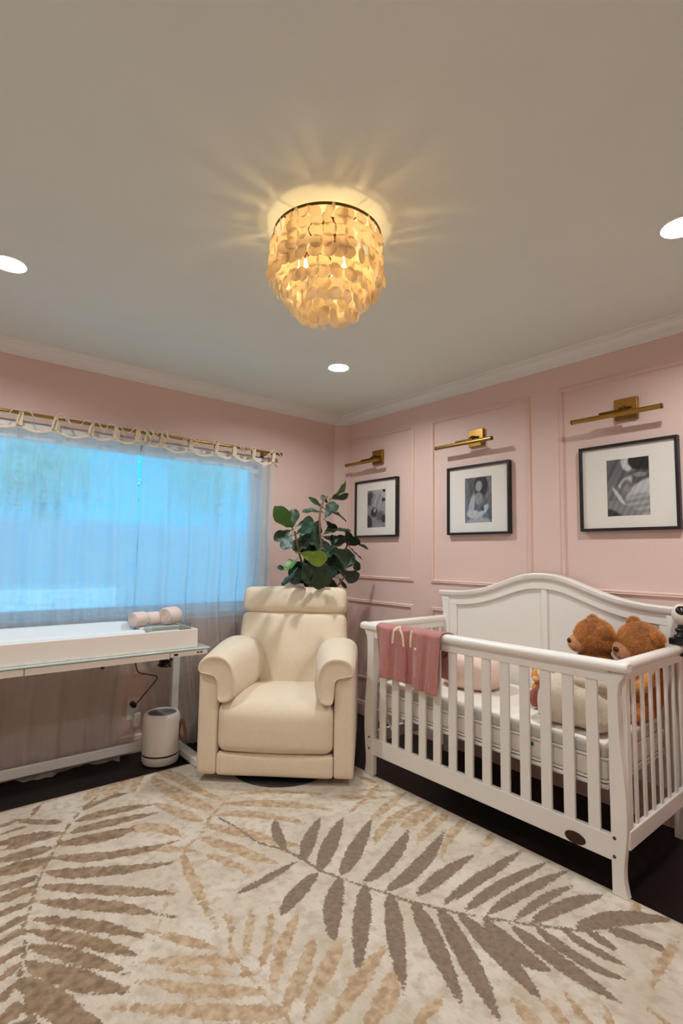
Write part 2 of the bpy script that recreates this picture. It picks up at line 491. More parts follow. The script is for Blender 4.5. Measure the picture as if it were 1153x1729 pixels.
# narrow boxed corner
struct('trim_1', MB().prism([(XR-.094, YW), (XR, YW-.075), (XR, YW)], 'z', 0, H), WALL, 'narrow slanted boxing in the corner', smooth=False)
# crown moulding: profile as (distance from wall, drop below ceiling)
CR = [(0, .066), (.008, .066), (.010, .058), (.018, .056), (.020, .050), (.032, .044), (.046, .034), (.056, .024), (.060, .017), (.068, .017), (.070, .011), (.092, .008), (.094, 0), (0, 0)]
def crown(name, wall):
    rings = []
    if wall == 'back':
        rings = [[(x, YW-d, H-z) for d, z in CR] for x in (XL, XR)]
    elif wall == 'right':
        rings = [[(XR-d, y, H-z) for d, z in CR] for y in (YW, YF)]
    elif wall == 'left':
        rings = [[(XL+d, y, H-z) for d, z in CR] for y in (YF, YW)]
    else:
        rings = [[(x, YF+d, H-z) for d, z in CR] for x in (XR, XL)]
    struct(name, MB().loft(rings), TRIM, 'white stepped crown moulding', ang=20, fixn=True)
for i, wn in enumerate(('back', 'right', 'left', 'front')): crown('trim_%d' % (i+2), wn)
# crown block across the slanted corner
cb = MB()
q0, q1 = Vector((XR-.094, YW, 0)), Vector((XR, YW-.075, 0))
dn = Vector((-.075, -.094, 0)).normalized()
cb.loft([[(q.x+dn.x*d*.6, q.y+dn.y*d*.6, H-z) for d, z in CR] for q in (q0, q1)])
struct('trim_6', cb, TRIM, ang=20, fixn=True)
BB = [(0, 0), (.016, 0), (.016, .085), (.013, .092), (.013, .100), (.008, .108), (.004, .112), (0, .112)]
struct('baseboard_right', MB().loft([[(XR-d, y, z) for d, z in BB] for y in (YF, YW)]), WALLC, ang=20, fixn=True)
struct('baseboard_back', MB().loft([[(x, YW-d, z) for d, z in BB] for x in (XL, XR)]), WALLC, ang=20, fixn=True)
struct('baseboard_left', MB().loft([[(XL+d, y, z) for d, z in BB] for y in (YF, YW)]), WALLC, ang=20, fixn=True)
struct('baseboard_front', MB().loft([[(x, YF+d, z) for d, z in BB] for x in (XL, XR)]), WALLC, ang=20, fixn=True)
# applied panel mouldings on the crib wall
PM = [(0, 0), (.004, .009), (.009, .012), (.014, .010), (.018, .013), (.023, .012), (.027, .005), (.028, 0)]   # (inward, out of wall)
def panel(y0, y1, z0, z1):
    m = MB(); rings = []
    for (ys, zs, sy, sz) in ((y0, z0, 1, 1), (y1, z0, -1, 1), (y1, z1, -1, -1), (y0, z1, 1, -1), (y0, z0, 1, 1)):
        rings.append([(XR-o, ys+sy*i, zs+sz*i) for i, o in PM])
    m.loft(rings, close=False, cap=False)
    return m
k = 7
for (a, b) in ((2.61, 3.365), (1.662, 2.445), (.697, 1.482), (-.27, .517)):
    for (z0, z1) in ((1.074, 2.25), (.275, .91)):
        struct('trim_%d' % k, panel(a, b, z0, z1), WALLC, 'pink picture-frame moulding on the crib wall', ang=20, fixn=True); k += 1

# window
wt = T('window_1', 'wide white framed window behind the sheer curtains', 'window', (WX0, YW, WZ0)); wt.e['kind'] = 'structure'
fr = MB()
for (a, b, c, d) in ((WX0, WX1, WZ0, WZ0+.05), (WX0, WX1, WZ1-.05, WZ1), (WX0, WX0+.05, WZ0, WZ1), (WX1-.05, WX1, WZ0, WZ1)):
    fr.box(a, b, YW+.05, YW+.11, c, d)
wt.p('window_frame', fr, TRIM, bevel=.004)
wt.p('pane', box(WX0+.05, WX1-.05, YW+.078, YW+.082, WZ0+.05, WZ1-.05), WINGLASS, smooth=False)
cas = MB()
for (a, b, c, d) in ((WX0-.06, WX1+.05, WZ1, WZ1+.035), (WX0-.06, WX0, WZ0-.05, WZ1), (WX1, WX1+.05, WZ0-.05, WZ1), (WX0-.06, WX1+.05, WZ0-.05, WZ0)):
    cas.box(a, b, YW-.014, YW-.001, c, d)
wt.p('window_casing', cas, TRIM, bevel=.003)
wt.p('window_sill', box(WX0-.0, WX1+.0, YW-.02, YW+.05, WZ0-.02, WZ0+.003), TRIM, bevel=.004)
# a plain white closet door on the unseen left wall (its trim shows in the picture glass)
dt = T('door_1', 'white panelled door on the wall opposite the crib', 'door', (XL, 1.5, 0)); dt.e['kind'] = 'structure'
dd = MB().box(XL+.001, XL+.035, .9, 1.75, .01, 2.03)
for (a, b, c, d) in ((1.0, 1.65, .15, .9), (1.0, 1.65, 1.05, 1.9)): dd.box(XL+.035, XL+.042, a, b, c, d)
dt.p('door_panel', dd, TRIM, bevel=.005)
dt.p('door_casing', MB().box(XL+.001, XL+.045, .82, .9, 0, 2.1).box(XL+.001, XL+.045, 1.75, 1.83, 0, 2.1).box(XL+.001, XL+.045, .82, 1.83, 2.03, 2.11), TRIM, bevel=.005)
dt.p('door_handle', MB().ball((XL+.08, 1.68, 1.0), .028).tube([(XL+.03, 1.68, 1.0), (XL+.07, 1.68, 1.0)], .01), BRASS)

# ------------------------------------------------------------------ outside
OUTG = mat('pale_patio', (214, 216, 210), .8, var=.06, vscale=1.5)
OUTW = mat('grey_fence_boards', (150, 160, 165), .8, var=.1, vscale=3)
HEDGE = mat('hedge_foliage', (150, 186, 150), .8, var=.3, vscale=5, bump=1, bscale=12)
o = struct('ground', box(-9, 12, YW+.15, 16, -.25, -.05), OUTG, 'pale patio outside the window', smooth=False)
ft = T('fence', 'grey board fence glimpsed beyond the sheer curtain', 'fence', (1, 8.2, -.05))
fb = MB()
for i in range(60): fb.box(-7.9+i*.28, -7.9+i*.28+.27, 8.2, 8.225, -.05, 1.72)
ft.p('boards', fb, OUTW, smooth=False)
ft.p('rail', box(-7.9, 8.9, 8.225, 8.26, .3, .4), OUTW, smooth=False); ft.p('rail', box(-7.9, 8.9, 8.225, 8.26, 1.3, 1.4), OUTW, smooth=False)
def tree(x, y, h, rr, label):
    t = T('tree', label, 'tree', (x, y, -.05), group='trees beyond the fence')
    t.p('trunk', MB().tube([(x, y, -.05), (x+.05, y, h*.5), (x, y+.05, h)], [.12, .1, .05]), BARK)
    m = MB(); rnd = random.Random(int(x*100))
    for i in range(2600):
        d = Vector((rnd.gauss(0, 1), rnd.gauss(0, 1), rnd.gauss(0, .8)))
        p = Vector((x, y, h))+d*rr*.5
        a = Vector((rnd.uniform(-1, 1), rnd.uniform(-1, 1), rnd.uniform(-1, 1))).normalized(); b = a.orthogonal().normalized()
        s = .075
        m.add([p-a*s, p+b*s*.5, p+a*s, p-b*s*.5], [(0, 1, 2, 3)])
    t.p('foliage', m, HEDGE, smooth=False)
tree(1.9, 11.2, 2.9, 1.5, 'leafy green tree beyond the fence, left of the curtain gap')
tree(5.9, 11.8, 3.1, 1.6, 'leafy green tree beyond the fence, right of the curtain gap')

one('added_bright_wall', box(-5, 1.9, 6.0, 6.15, -.049, .86), OUTG, 'low white wall added outside to brighten the foot of the left sheer curtain', 'wall', (-2, 6.1, -.049), bevel=.01)  # added wall: its sunlit white makes the bright patch low in the curtain

def smoothpts(p, n=8):
    p = [Vector(q) for q in p]; p = [p[0]]+p+[p[-1]]; o = []
    for i in range(1, len(p)-2):
        for k in range(n):
            t = k/n; a, b, c, d = p[i-1:i+3]
            o.append(.5*((2*b)+(-a+c)*t+(2*a-5*b+4*c-d)*t*t+(-a+3*b-3*c+d)*t**3))
    o.append(p[-2]); return o

# ------------------------------------------------------------------ lights in the ceiling
LENS = emis('downlight_lens', (250, 253, 255), DL)
def downlight(x, y, label):
    t = T('recessed_downlight', label, 'ceiling light', (x, y, H), group='recessed downlights in the ceiling')
    t.p('trim_ring', MB().lathe([(.052, .019), (.0595, .0), (.0595, -.003), (.064, -.006), (.072, -.004), (.075, -.0005)], 48, (x, y, H)), TRIM)
    t.p('lens', MB().lathe([(.0005, .018), (.052, .018)], 40, (x, y, H)), LENS, 'glowing white lens')
downlight(.25, 2.482, 'round lit downlight at the left end of the ceiling, above the window')
downlight(2.03, 2.487, 'round lit downlight nearest the room corner, below the shell pendant in view')
downlight(2.05, .588, 'round lit downlight above the crib at the right edge')
downlight(.25, .588, 'round lit downlight behind the camera')

# ------------------------------------------------------------------ shell pendant
px, py = 1.107, 1.431
pt = T('shell_chandelier', 'round drum of hanging cream capiz shells glowing warm on the ceiling', 'ceiling lamp', (px, py, H))
pt.p('canopy', MB().lathe([(.001, 0), (.07, 0), (.07, -.012), (.05, -.018), (.001, -.018)], 32, (px, py, H)), BRASSD)
pt.p('ring', MB().lathe([(.193, -.034), (.196, -.034), (.196, -.043), (.193, -.043), (.193, -.034)], 64, (px, py, H))
     .tube([(px-.193, py, H-.038), (px+.193, py, H-.038)], .003).tube([(px, py-.193, H-.038), (px, py+.193, H-.038)], .003)
     .tube([(px, py, H-.015), (px, py, H-.1)], .006), BRASSD, 'thin dark brass hoop')
BULB = emis('bulb_glow', (255, 216, 152), BL)
for i in range(3):
    a = i*2*PI/3+.6
    pt.p('bulb', MB().ball((px+.09*math.cos(a), py+.09*math.sin(a), H-.155), (.02, .02, .028), 12, 8), BULB)
    pt.p('socket', MB().tube([(px, py, H-.1), (px+.08*math.cos(a), py+.08*math.sin(a), H-.11), (px+.09*math.cos(a), py+.09*math.sin(a), H-.13)], .008), BRASSD)
def strand(a, r0, z0, rows, bulge, rnd):
    m = MB()
    for k in range(rows):
        rr = r0+bulge*math.sin(PI*.5*k/max(1, rows-1))+rnd.uniform(-.004, .005)
        aa = a+rnd.uniform(-.03, .03); z = z0-.022-k*.036+rnd.uniform(-.004, .004)
        c = Vector((px+rr*math.cos(aa), py+rr*math.sin(aa), z))
        tw = aa+rnd.gauss(0, .42); tilt = rnd.uniform(-.15, .15)
        nrm = Vector((math.cos(tw), math.sin(tw), tilt)).normalized()
        u = Vector((-math.sin(tw), math.cos(tw), 0)); v = nrm.cross(u)
        s = rnd.uniform(.0215, .0255); ring = []
        for j in range(14):
            q = 2*PI*j/14; w_ = s*(1+rnd.uniform(-.05, .05)); ring.append((u*math.cos(q)+v*math.sin(q))*w_)
        b0 = [c+p+nrm*.0005 for p in ring]; b1 = [c+p-nrm*.0005 for p in ring]
        m.loft([b1, b0])
    return m
rnd = random.Random(3)
for r0, n, z0, rows, bulge in ((.191, 31, H-.038, 5, .012), (.160, 25, H-.155, 3, .0), (.122, 19, H-.21, 3, 0), (.078, 12, H-.25, 2, 0), (.03, 5, H-.275, 2, 0)):
    for i in range(n):
        pt.p('shell_strand', strand(2*PI*i/n+rnd.uniform(-.05, .05), r0, z0, rows, bulge, rnd), SHELL)

# ------------------------------------------------------------------ curtains
ROD_Y, ROD_Z = 3.37, 2.035
rt = T('curtain_rod', 'thin brass curtain rod above the window', 'curtain rod', (1.1, ROD_Y, ROD_Z))
rt.p('rod', MB().tube([(-.12, ROD_Y, ROD_Z), (2.175, ROD_Y, ROD_Z)], .0095, 12), BRASS)
rt.p('finial', MB().lathe([(.001, -.0), (.014, .0), (.014, .022), (.001, .022)], 14).xf(Matrix.Translation((2.17, ROD_Y, ROD_Z)) @ Matrix.Rotation(PI/2, 4, 'Y')), BRASS)
rt.p('finial', MB().lathe([(.001, -.0), (.014, .0), (.014, .022), (.001, .022)], 14).xf(Matrix.Translation((-.14, ROD_Y, ROD_Z)) @ Matrix.Rotation(PI/2, 4, 'Y')), BRASS)
for bx in (.02, 2.06): rt.p('bracket', MB().box(bx-.008, bx+.008, ROD_Y, YW-.001, ROD_Z-.02, ROD_Z-.01).box(bx-.015, bx+.015, YW-.006, YW-.001, ROD_Z-.05, ROD_Z+.02), BRASS)

def curtain(name, label, x0, x1, ties, hemfn, edgefn, seed):
    rnd = random.Random(seed)
    t = T(name, label, 'curtain', ((x0+x1)/2, ROD_Y, ROD_Z), group=None)
    nu, nv = 260, 90; ph = [rnd.uniform(0, 6) for _ in range(6)]
    ts = sorted(ties)
    def topz(x):
        if x <= ts[0]: lo, hi = ts[0]-.17, ts[0]
        elif x >= ts[-1]: lo, hi = ts[-1], ts[-1]+.1
        else:
            i = max(j for j in range(len(ts)) if ts[j] <= x); i = min(i, len(ts)-2); lo, hi = ts[i], ts[i+1]
        f = (x-lo)/(hi-lo)
        return 1.978-.028*math.sin(PI*min(1, max(0, f)))*(hi-lo)/.18
    m = MB(); vs = []; fs = []
    for j in range(nv+1):
        v = j/nv
        for i in range(nu+1):
            u = i/nu
            xa, xb = edgefn(v); xx = xa+(xb-xa)*u; xt = x0+(x1-x0)*u
            zt = topz(xt); zb = hemfn(u); z = zt+(zb-zt)*v
            amp = .006+.017*min(1, v*2.2)
            y = ROD_Y+.012+amp*(math.sin(xt*46+ph[0]+1.5*math.sin(v*2+xt*3))*.55+math.sin(xt*83+ph[1]+v*1.2)*.25+.4*math.sin(xt*19+ph[2]-v*.8))
            y = min(y, YW-.03)
            if v > .93: y -= (v-.93)*.35*(1+.4*math.sin(xt*30))
            vs.append((xx+.004*math.sin(z*9+ph[3]), y, max(z, .004)))
    for j in range(nv):
        for i in range(nu): a = j*(nu+1)+i; fs.append((a, a+1, a+nu+2, a+nu+1))
    m.add(vs, fs); t.p('panel', m, CURT, 'sheer off-white linen')
    hm = MB(); hw = .014
    for k in range(2):
        pass
    pts = []
    for i in range(0, nu+1, 2):
        x_, y_, z_ = vs[i]; pts.append((x_, y_-.002, z_))
    rings = [[(a, b-.0015, c+.001), (a, b+.0015, c+.001), (a, b+.0015, c-hw), (a, b-.0015, c-hw)] for a, b, c in pts]
    hm.loft(rings); t.p('header_band', hm, TIE)
    for tx in ties:
        tm = MB(); w_ = rnd.uniform(.010, .016); zt = topz(tx)
        rings = []
        for q in range(17):
            a = -PI*.5+2*PI*q/16
            yy = ROD_Y+.0125*math.cos(a); zz = ROD_Z+.0125*math.sin(a)
            if q == 0 or q == 16: zz = zt-.012; yy = ROD_Y+(.012 if q == 16 else .006)
            rings.append((yy, zz))
        path = [(ROD_Y-.0, zt-.012)]+[(ROD_Y-.0125*math.cos(b), ROD_Z+.0125*math.sin(b)) for b in [R(d) for d in range(-30, 211, 30)]]+[(ROD_Y+.012, zt-.012)]
        tm.loft([[(tx-w_, a, b), (tx+w_, a, b), (tx+w_, a+.001, b+.001), (tx-w_, a+.001, b+.001)] for a, b in path])
        # the loose ends of the bow
        for e in range(rnd.choice((3, 4, 4))):
            sx = rnd.choice((-1, 1)); L = rnd.uniform(.04, .075)
            if rnd.random() < .6:
                ptsb = [(tx, ROD_Y-.014, ROD_Z+.008), (tx+sx*L*.35, ROD_Y-.026, ROD_Z+rnd.uniform(.0, .028)), (tx+sx*L*.7, ROD_Y-.024, ROD_Z+rnd.uniform(-.02, .012)), (tx+sx*L, ROD_Y-.02, ROD_Z-rnd.uniform(.0, .05))]
            else:
                ptsb = [(tx, ROD_Y-.014, ROD_Z), (tx+sx*.012, ROD_Y-.022, ROD_Z-.02), (tx+sx*.018, ROD_Y-.02, ROD_Z-.05), (tx+sx*.016, ROD_Y-.018, ROD_Z-rnd.uniform(.06, .085))]
            tm.tube(smoothpts(ptsb, 4), .0085, 6, flat=.3)
        t.p('tie', tm, TIE)
    return t
hem1 = lambda u: .012+.01*math.sin(u*17)+.006*math.sin(u*41)
curtain('sheer_curtain', 'left sheer linen curtain panel tied to the rod behind the changing table', -.06, 1.12, [-.02, .13, .28, .445, .621, .819, .957, 1.092],
        hem1, lambda v: (-.06, 1.118-.012*max(0, 1-abs(v-.12)/.1)+.008*min(1, max(0, (v-.24)/.1))-.055*min(1, max(0, (v-.62)/.25))), 5)
curtain('sheer_curtain', 'right sheer linen curtain panel hanging behind the cream recliner', 1.128, 2.135, [1.152, 1.246, 1.451, 1.641, 1.786, 1.943, 2.118],
        lambda u: .012+.012*math.sin(u*13+1)+.006*math.sin(u*37), lambda v: (1.128+(max(0, v-.5)*2)**1.4*.22, 2.135), 11)

# ------------------------------------------------------------------ rug
RX0, RX1, RY0, RY1 = -.31, 2.135, -.02, 3.035
st = .0085
nx = int((RX1-RX0)/st); ny = int((RY1-RY0)/st)
gx = np.linspace(RX0, RX1, nx+1); gy = np.linspace(RY0, RY1, ny+1)
val = np.full((3, ny+1, nx+1), -2.0)
def stroke(ch, w, pts, taper):
    P = np.array(pts, float)
    if len(P) == 3:
        t = np.linspace(0, 1, 30)[:, None]; c = 2*P[1]-.5*(P[0]+P[2])
        Q = (1-t)**2*P[0]+2*t*(1-t)*c+t*t*P[2]
    else:
        Q = np.concatenate([np.linspace(P[i], P[i+1], 14, endpoint=False) for i in range(len(P)-1)]+[P[-1:]])
    t = np.linspace(0, 1, len(Q))
    ww = np.full(len(Q), w) if not taper else (.94 if ch == 0 else 1.05)*w*np.clip(np.sin(PI*np.clip(t, .01, .99)**.85), 0, 1)**.6
    mg = w+.03
    i0, i1 = np.searchsorted(gx, [Q[:, 0].min()-mg, Q[:, 0].max()+mg]); j0, j1 = np.searchsorted(gy, [Q[:, 1].min()-mg, Q[:, 1].max()+mg])
    if i1 <= i0 or j1 <= j0: return
    X, Y = np.meshgrid(gx[i0:i1], gy[j0:j1]); best = np.full(X.shape, -9.)
    for (qx, qy), q in zip(Q, ww): best = np.maximum(best, q-np.hypot(X-qx, Y-qy))
    sub = val[ch, j0:j1, i0:i1]; np.maximum(sub, np.clip(best/.012, -2, 2), out=sub)
for row in RUG:
    c, w_ = row[0], row[1]/1000; q = [v/1000 for v in row[2:]]; pts = list(zip(q[0::2], q[1::2]))
    if c >= 8: stroke({9: 0, 8: 1, 10: 2}[c], max(w_*.9, .0065), pts, False)
    else: stroke(c, w_, pts, True)
# fronds beyond the photographed part of the rug, nearer the camera
rnd = random.Random(21)
for (bx, by, ang, ch, L) in ((.1, .1, 70, 2, 1.3), (1.2, .05, 100, 1, .8), (-.2, 1.4, 40, 1, .7), (-.25, 2.3, 20, 2, .5)):
    for i in range(11):
        f = .1+i/12; cx_, cy_ = bx+math.cos(R(ang))*L*f, by+math.sin(R(ang))*L*f
        if cx_*.66+cy_*.75 > 1.35 and cx_ > .15: continue
        for sg in (-1, 1):
            a = R(ang)+sg*(1.0-.3*f); l_ = .3*(1-.4*f)
            stroke(ch, .02, [(cx_, cy_), (cx_+math.cos(a)*l_*.5, cy_+math.sin(a)*l_*.5), (cx_+math.cos(a-sg*.2)*l_, cy_+math.sin(a-sg*.2)*l_)], True)
XX, YY = np.meshgrid(gx, gy)
ZT = .011
co = np.stack([XX.ravel(), YY.ravel(), np.full(XX.size, ZT)], 1)
rm = bpy.data.meshes.new('palm_rug')
idx = np.arange((ny+1)*(nx+1)).reshape(ny+1, nx+1)
quads = np.stack([idx[:-1, :-1], idx[:-1, 1:], idx[1:, 1:], idx[1:, :-1]], -1).reshape(-1, 4)
nb = len(co)
loopb = list(idx[0, :])+list(idx[1:, -1])+list(idx[-1, -2::-1])+list(idx[-2:0:-1, 0])
low = co[loopb].copy(); low[:, 2] = .001
co = np.concatenate([co, low]); nl = len(loopb)
side = [(int(loopb[i]), nb+i, nb+(i+1) % nl, int(loopb[(i+1) % nl])) for i in range(nl)]
rm.from_pydata(co.tolist(), [], quads.tolist()+side)
at = rm.color_attributes.new('pattern', 'FLOAT_COLOR', 'POINT')
cols = np.zeros((len(co), 4), np.float32); cols[:, 3] = 1
for c in range(3): cols[:nb, c] = (val[c].ravel()+2)/4
at.data.foreach_set('color', cols.ravel())
def rug_material():
    m = bpy.data.materials.new('woven_rug'); m.use_nodes = True; nt = m.node_tree; b = nt.nodes['Principled BSDF']; L = nt.links.new
    b.inputs['Roughness'].default_value = .95; b.inputs['Sheen Weight'].default_value = .15; b.inputs['Specular IOR Level'].default_value = .2
    tc = nt.nodes.new('ShaderNodeTexCoord')
    def nz(scale, det=4, st=(1, 1, 1)):
        mp = nt.nodes.new('ShaderNodeMapping'); mp.inputs['Scale'].default_value = st; L(tc.outputs['Object'], mp.inputs['Vector'])
        n = nt.nodes.new('ShaderNodeTexNoise'); n.inputs['Scale'].default_value = scale; n.inputs['Detail'].default_value = det
        L(mp.outputs['Vector'], n.inputs['Vector']); return n.outputs['Fac']
    def mr(v, a, b_, c, d):
        n = nt.nodes.new('ShaderNodeMapRange'); n.inputs[1].default_value = a; n.inputs[2].default_value = b_; n.inputs[3].default_value = c; n.inputs[4].default_value = d; L(v, n.inputs[0]); return n.outputs[0]
    def mix(f, a, c):
        n = nt.nodes.new('ShaderNodeMix'); n.data_type = 'RGBA'
        for s_, v in (('A', a), ('B', c)):
            if isinstance(v, tuple): n.inputs[s_].default_value = v
            else: L(v, n.inputs[s_])
        if isinstance(f, float): n.inputs['Factor'].default_value = f
        else: L(f, n.inputs['Factor'])
        return n.outputs['Result']
    def ma(op, a, c):
        n = nt.nodes.new('ShaderNodeMath'); n.operation = op
        for i, v in enumerate((a, c)):
            if isinstance(v, float): n.inputs[i].default_value = v
            else: L(v, n.inputs[i])
        return n.outputs[0]
    att = nt.nodes.new('ShaderNodeVertexColor'); att.layer_name = 'pattern'
    sp = nt.nodes.new('ShaderNodeSeparateColor'); L(att.outputs['Color'], sp.inputs[0])
    edge = ma('MULTIPLY', ma('SUBTRACT', nz(90, 6), .5), .55)
    wear = ma('MULTIPLY', ma('SUBTRACT', nz(28, 8), .5), 1.0)
    base = mix(mr(nz(5, 6), .35, .65, 0, 1), s2l((216, 206, 190)), s2l((198, 186, 166)))
    base = mix(mr(nz(26, 8), .48, .66, 0, .75), base, s2l((182, 166, 144)))
    grain = nz(160, 3, (1, .25, 1))
    tan = mix(mr(nz(34, 6), .36, .66, 0, 1), s2l((164, 134, 98)), s2l((200, 178, 148)))
    brn = mix(mr(nz(34, 6), .36, .66, 0, 1), s2l((108, 84, 58)), s2l((160, 134, 104)))
    drk = mix(mr(nz(60, 5), .3, .75, 0, 1), s2l((112, 92, 76)), s2l((142, 122, 104)))
    col = base
    for ch, cc, wr in ((2, tan, .9), (1, brn, .8), (0, drk, .35)):
        v = ma('ADD', sp.outputs[ch], edge); v = ma('ADD', v, ma('MULTIPLY', wear, wr))
        f = mr(v, .46, .54, 0, .97 if ch == 0 else .92)
        col = mix(f, col, cc)
    col = mix(mr(grain, .3, .7, 0, .18), col, s2l((150, 130, 108)))
    L(col, b.inputs['Base Color'])
    bp = nt.nodes.new('ShaderNodeBump'); bp.inputs['Strength'].default_value = .6; bp.inputs['Distance'].default_value = .003
    L(nz(220, 4), bp.inputs['Height']); L(bp.outputs['Normal'], b.inputs['Normal'])
    return m
rm.materials.append(rug_material())
ro = bpy.data.objects.new('palm_rug', rm); C.objects.link(ro); tag(ro, 'large cream rug with brown and tan palm frond pattern', 'rug')

# ------------------------------------------------------------------ armchair (recliner)
ch = T('recliner_armchair', 'cream upholstered swivel recliner standing in the corner by the window', 'armchair', (CHX, CHY, .011), CHR, local=True)
ch.p('swivel_base', MB().lathe([(.001, .0), (.29, .0), (.30, .006), (.29, .014), (.06, .03), (.05, .07), (.001, .07)], 48, (0, .27, .0)), BLACK, 'black round swivel base')
# frame under the seat
ch.p('seat_frame', MB().cushion((0, .42, .21), (.325, .34, .155), .02, n=8), UPH)
def seatwarp(p):
    x, y, z = p
    if z > .3: z += .012*math.sin(min(1, max(0, (y+.02)/.5))*PI)-.02*max(0, .06-y)/.06
    return (x, y-.012*(1-(x/.33)**2)*(1 if y < .1 else 0), z)
ch.p('seat_cushion', MB().cushion((0, .27, .298), (.322, .285, .133), .05, (0, .012, .018), 18, seatwarp), UPH)
ch.p('footrest_panel', MB().cushion((0, .03, .1), (.322, .035, .06), .018, (0, .006, 0), 12), UPH)
for sgn in (-1, 1):
    ch.p('arm_panel', MB().cushion((sgn*.378, .40, .325), (.055, .40, .285), .018, (.006, .004, 0), 14), UPH)
    sec = [(.428, .590), (.440, .612), (.432, .648), (.405, .678), (.36, .692), (.305, .690), (.262, .668), (.232, .62), (.222, .55), (.228, .47), (.25, .432), (.30, .425), (.322, .44), (.324, .53), (.33, .588)]
    cx_ = sum(a for a, b in sec)/len(sec); cz_ = .58
    rings = []
    for y, s_, dz, inn in ((-.012, .70, -.01, 0), (-.026, .84, -.005, 0), (-.03, .93, 0, 0), (-.02, .985, 0, 0), (.01, 1.0, .0, 0), (.06, 1, .004, 0), (.15, 1, .014, .01), (.27, 1, .026, .03), (.40, 1, .034, .045), (.52, 1, .03, .05), (.60, .96, .01, .05), (.62, .8, -.01, .05)):
        rings.append([(sgn*(cx_+(a-cx_)*s_-(inn if a < .3 and b < .68 else inn*.4 if a < .36 else 0)), y, cz_+(b-cz_)*s_+(dz if b > .5 else 0)) for a, b in (sec if sgn > 0 else sec[::-1])])
    ch.p('arm_pad', MB().loft(rings), UPH, subsurf=2, ang=180, fixn=True)
TILT = R(15)
def bw(p, z0=.40, y0=.50):
    x, y, z = p; dz = z-z0
    return (x, y0+(y)*math.cos(TILT)+dz*math.sin(TILT), z0+dz*math.cos(TILT)-y*math.sin(TILT))
def bwrap(p):
    x, y, z = p
    x *= 1-.03*max(0, (z-.5))
    if y < .04: y += .010*math.sin(x*18+z*9)*math.sin((z-.4)*7)
    return bw((x, y, z))
ch.p('backrest', MB().cushion((0, .08, .63), (.358, .085, .255), .05, (.006, .022, 0), 20, bwrap), UPH)
ch.p('headrest', MB().cushion((0, .075, .968), (.356, .090, .087), .045, (.004, .014, .006), 18, bwrap), UPH)
ch.p('back_shell', MB().cushion((0, .19, .60), (.330, .05, .40), .04, n=12, warp=bw), UPH)

# ------------------------------------------------------------------ standing desk used as a changing table
DY0, DY1, DX0, DX1 = 2.87, 3.30, -.12, 1.402
dk = T('standing_desk', 'white glass-topped standing desk in front of the left curtain', 'desk', (.65, 3.09, 0))
dk.p('glass_top', box(DX0, DX1, DY0, DY1, .708, .717), GLASSG, 'pale green-edged glass top', bevel=.002)
dk.p('apron', box(DX0+.02, DX1-.03, DY0+.03, DY1-.01, .672, .7075), WHITE2, bevel=.002)
for a, b in ((DX0+.01, .461), (.465, 1.166)):
    d = dk.p('drawer_front', box(a, b, DY0+.008, DY0+.028, .671, .7045), WHITE2, bevel=.002)
cp = dk.p('control_panel', box(1.170, DX1-.012, DY0+.008, DY0+.028, .676, .7045), WHITE2, bevel=.002)
dk.p('display', box(1.190, 1.212, DY0+.0055, DY0+.009, .684, .6945), HOLE, 'small black display', parent=cp)
dk.p('control_button', box(1.345, 1.36, DY0+.0055, DY0+.009, .687, .695), PLATE, parent=cp)
dk.p('usb_port', box(1.325, 1.338, DY0+.0055, DY0+.009, .687, .695), PLATE, parent=cp)
for lx in (1.378, -.05):
    dk.p('leg_column', MB().box(lx-.023, lx+.023, 3.285, 3.325, .05, .672), METALW, bevel=.006)
    dk.p('foot', MB().box(lx-.003 if lx > 0 else lx-.03, lx+.055 if lx > 0 else lx+.03, 2.95, 3.335, .0125, .06), METALW, bevel=.008)
    dk.p('levelling_pad', MB().lathe([(.001, 0), (.018, 0), (.018, .012), (.001, .012)], 16, (lx+.025 if lx > 0 else lx, 3.30, 0)), BLACK)
dk.p('stretcher', box(-.06, 1.36, 3.322, 3.338, .045, .10), METALW, bevel=.004)
dk.p('knob', MB().ball((.82, 2.905, .663), .01), BLACK)

tr = T('changing_tray', 'white open changing tray standing on the desk', 'changing tray', (.6, 3.05, .7175))
TY0, TY1, TX0, TX1 = 2.895, 3.29, -.08, 1.335
tb = MB().box(TX0, TX1, TY0, TY0+.015, .718, .822).box(TX0, TX1, TY1-.015, TY1, .718, .822).box(TX0, TX0+.015, TY0+.015, TY1-.015, .718, .822).box(TX1-.015, TX1, TY0+.015, TY1-.015, .718, .822).box(TX0+.015, TX1-.015, TY0+.015, TY1-.015, .718, .73)
tr.p('tray_walls', tb, WHITE2, bevel=.002)
tr.p('divider', box(1.055, 1.067, TY0+.015, TY1-.015, .73, .80), WHITE2)
pd = T('changing_pad', 'pale contoured changing pad lying in the white tray', 'changing pad', (.5, 3.09, .731))
rings = []
for x, s in ((-.06, .9), (-.05, 1), (.2, 1), (.5, 1), (.8, 1), (1.02, 1), (1.045, .96), (1.05, .8)):
    y0, y1, z0 = 2.914, 3.272, .731
    prof = [(y0, z0), (y0, z0+.075*s), (y0+.03, z0+.115*s), (y0+.07, z0+.095*s), (y0+.12, z0+.06*s), (y0+.18, z0+.05*s), (y1-.12, z0+.065*s), (y1-.07, z0+.11*s), (y1-.03, z0+.135*s), (y1, z0+.085*s), (y1, z0)]
    rings.append([(x, a, b) for a, b in prof])
pd.p('pad', MB().loft(rings), PADF, subsurf=2, ang=180, fixn=True)
pd.p('binding', MB().tube([(-.05, 2.913, .80), (.5, 2.912, .802), (1.04, 2.913, .80)], .004), PIPE)

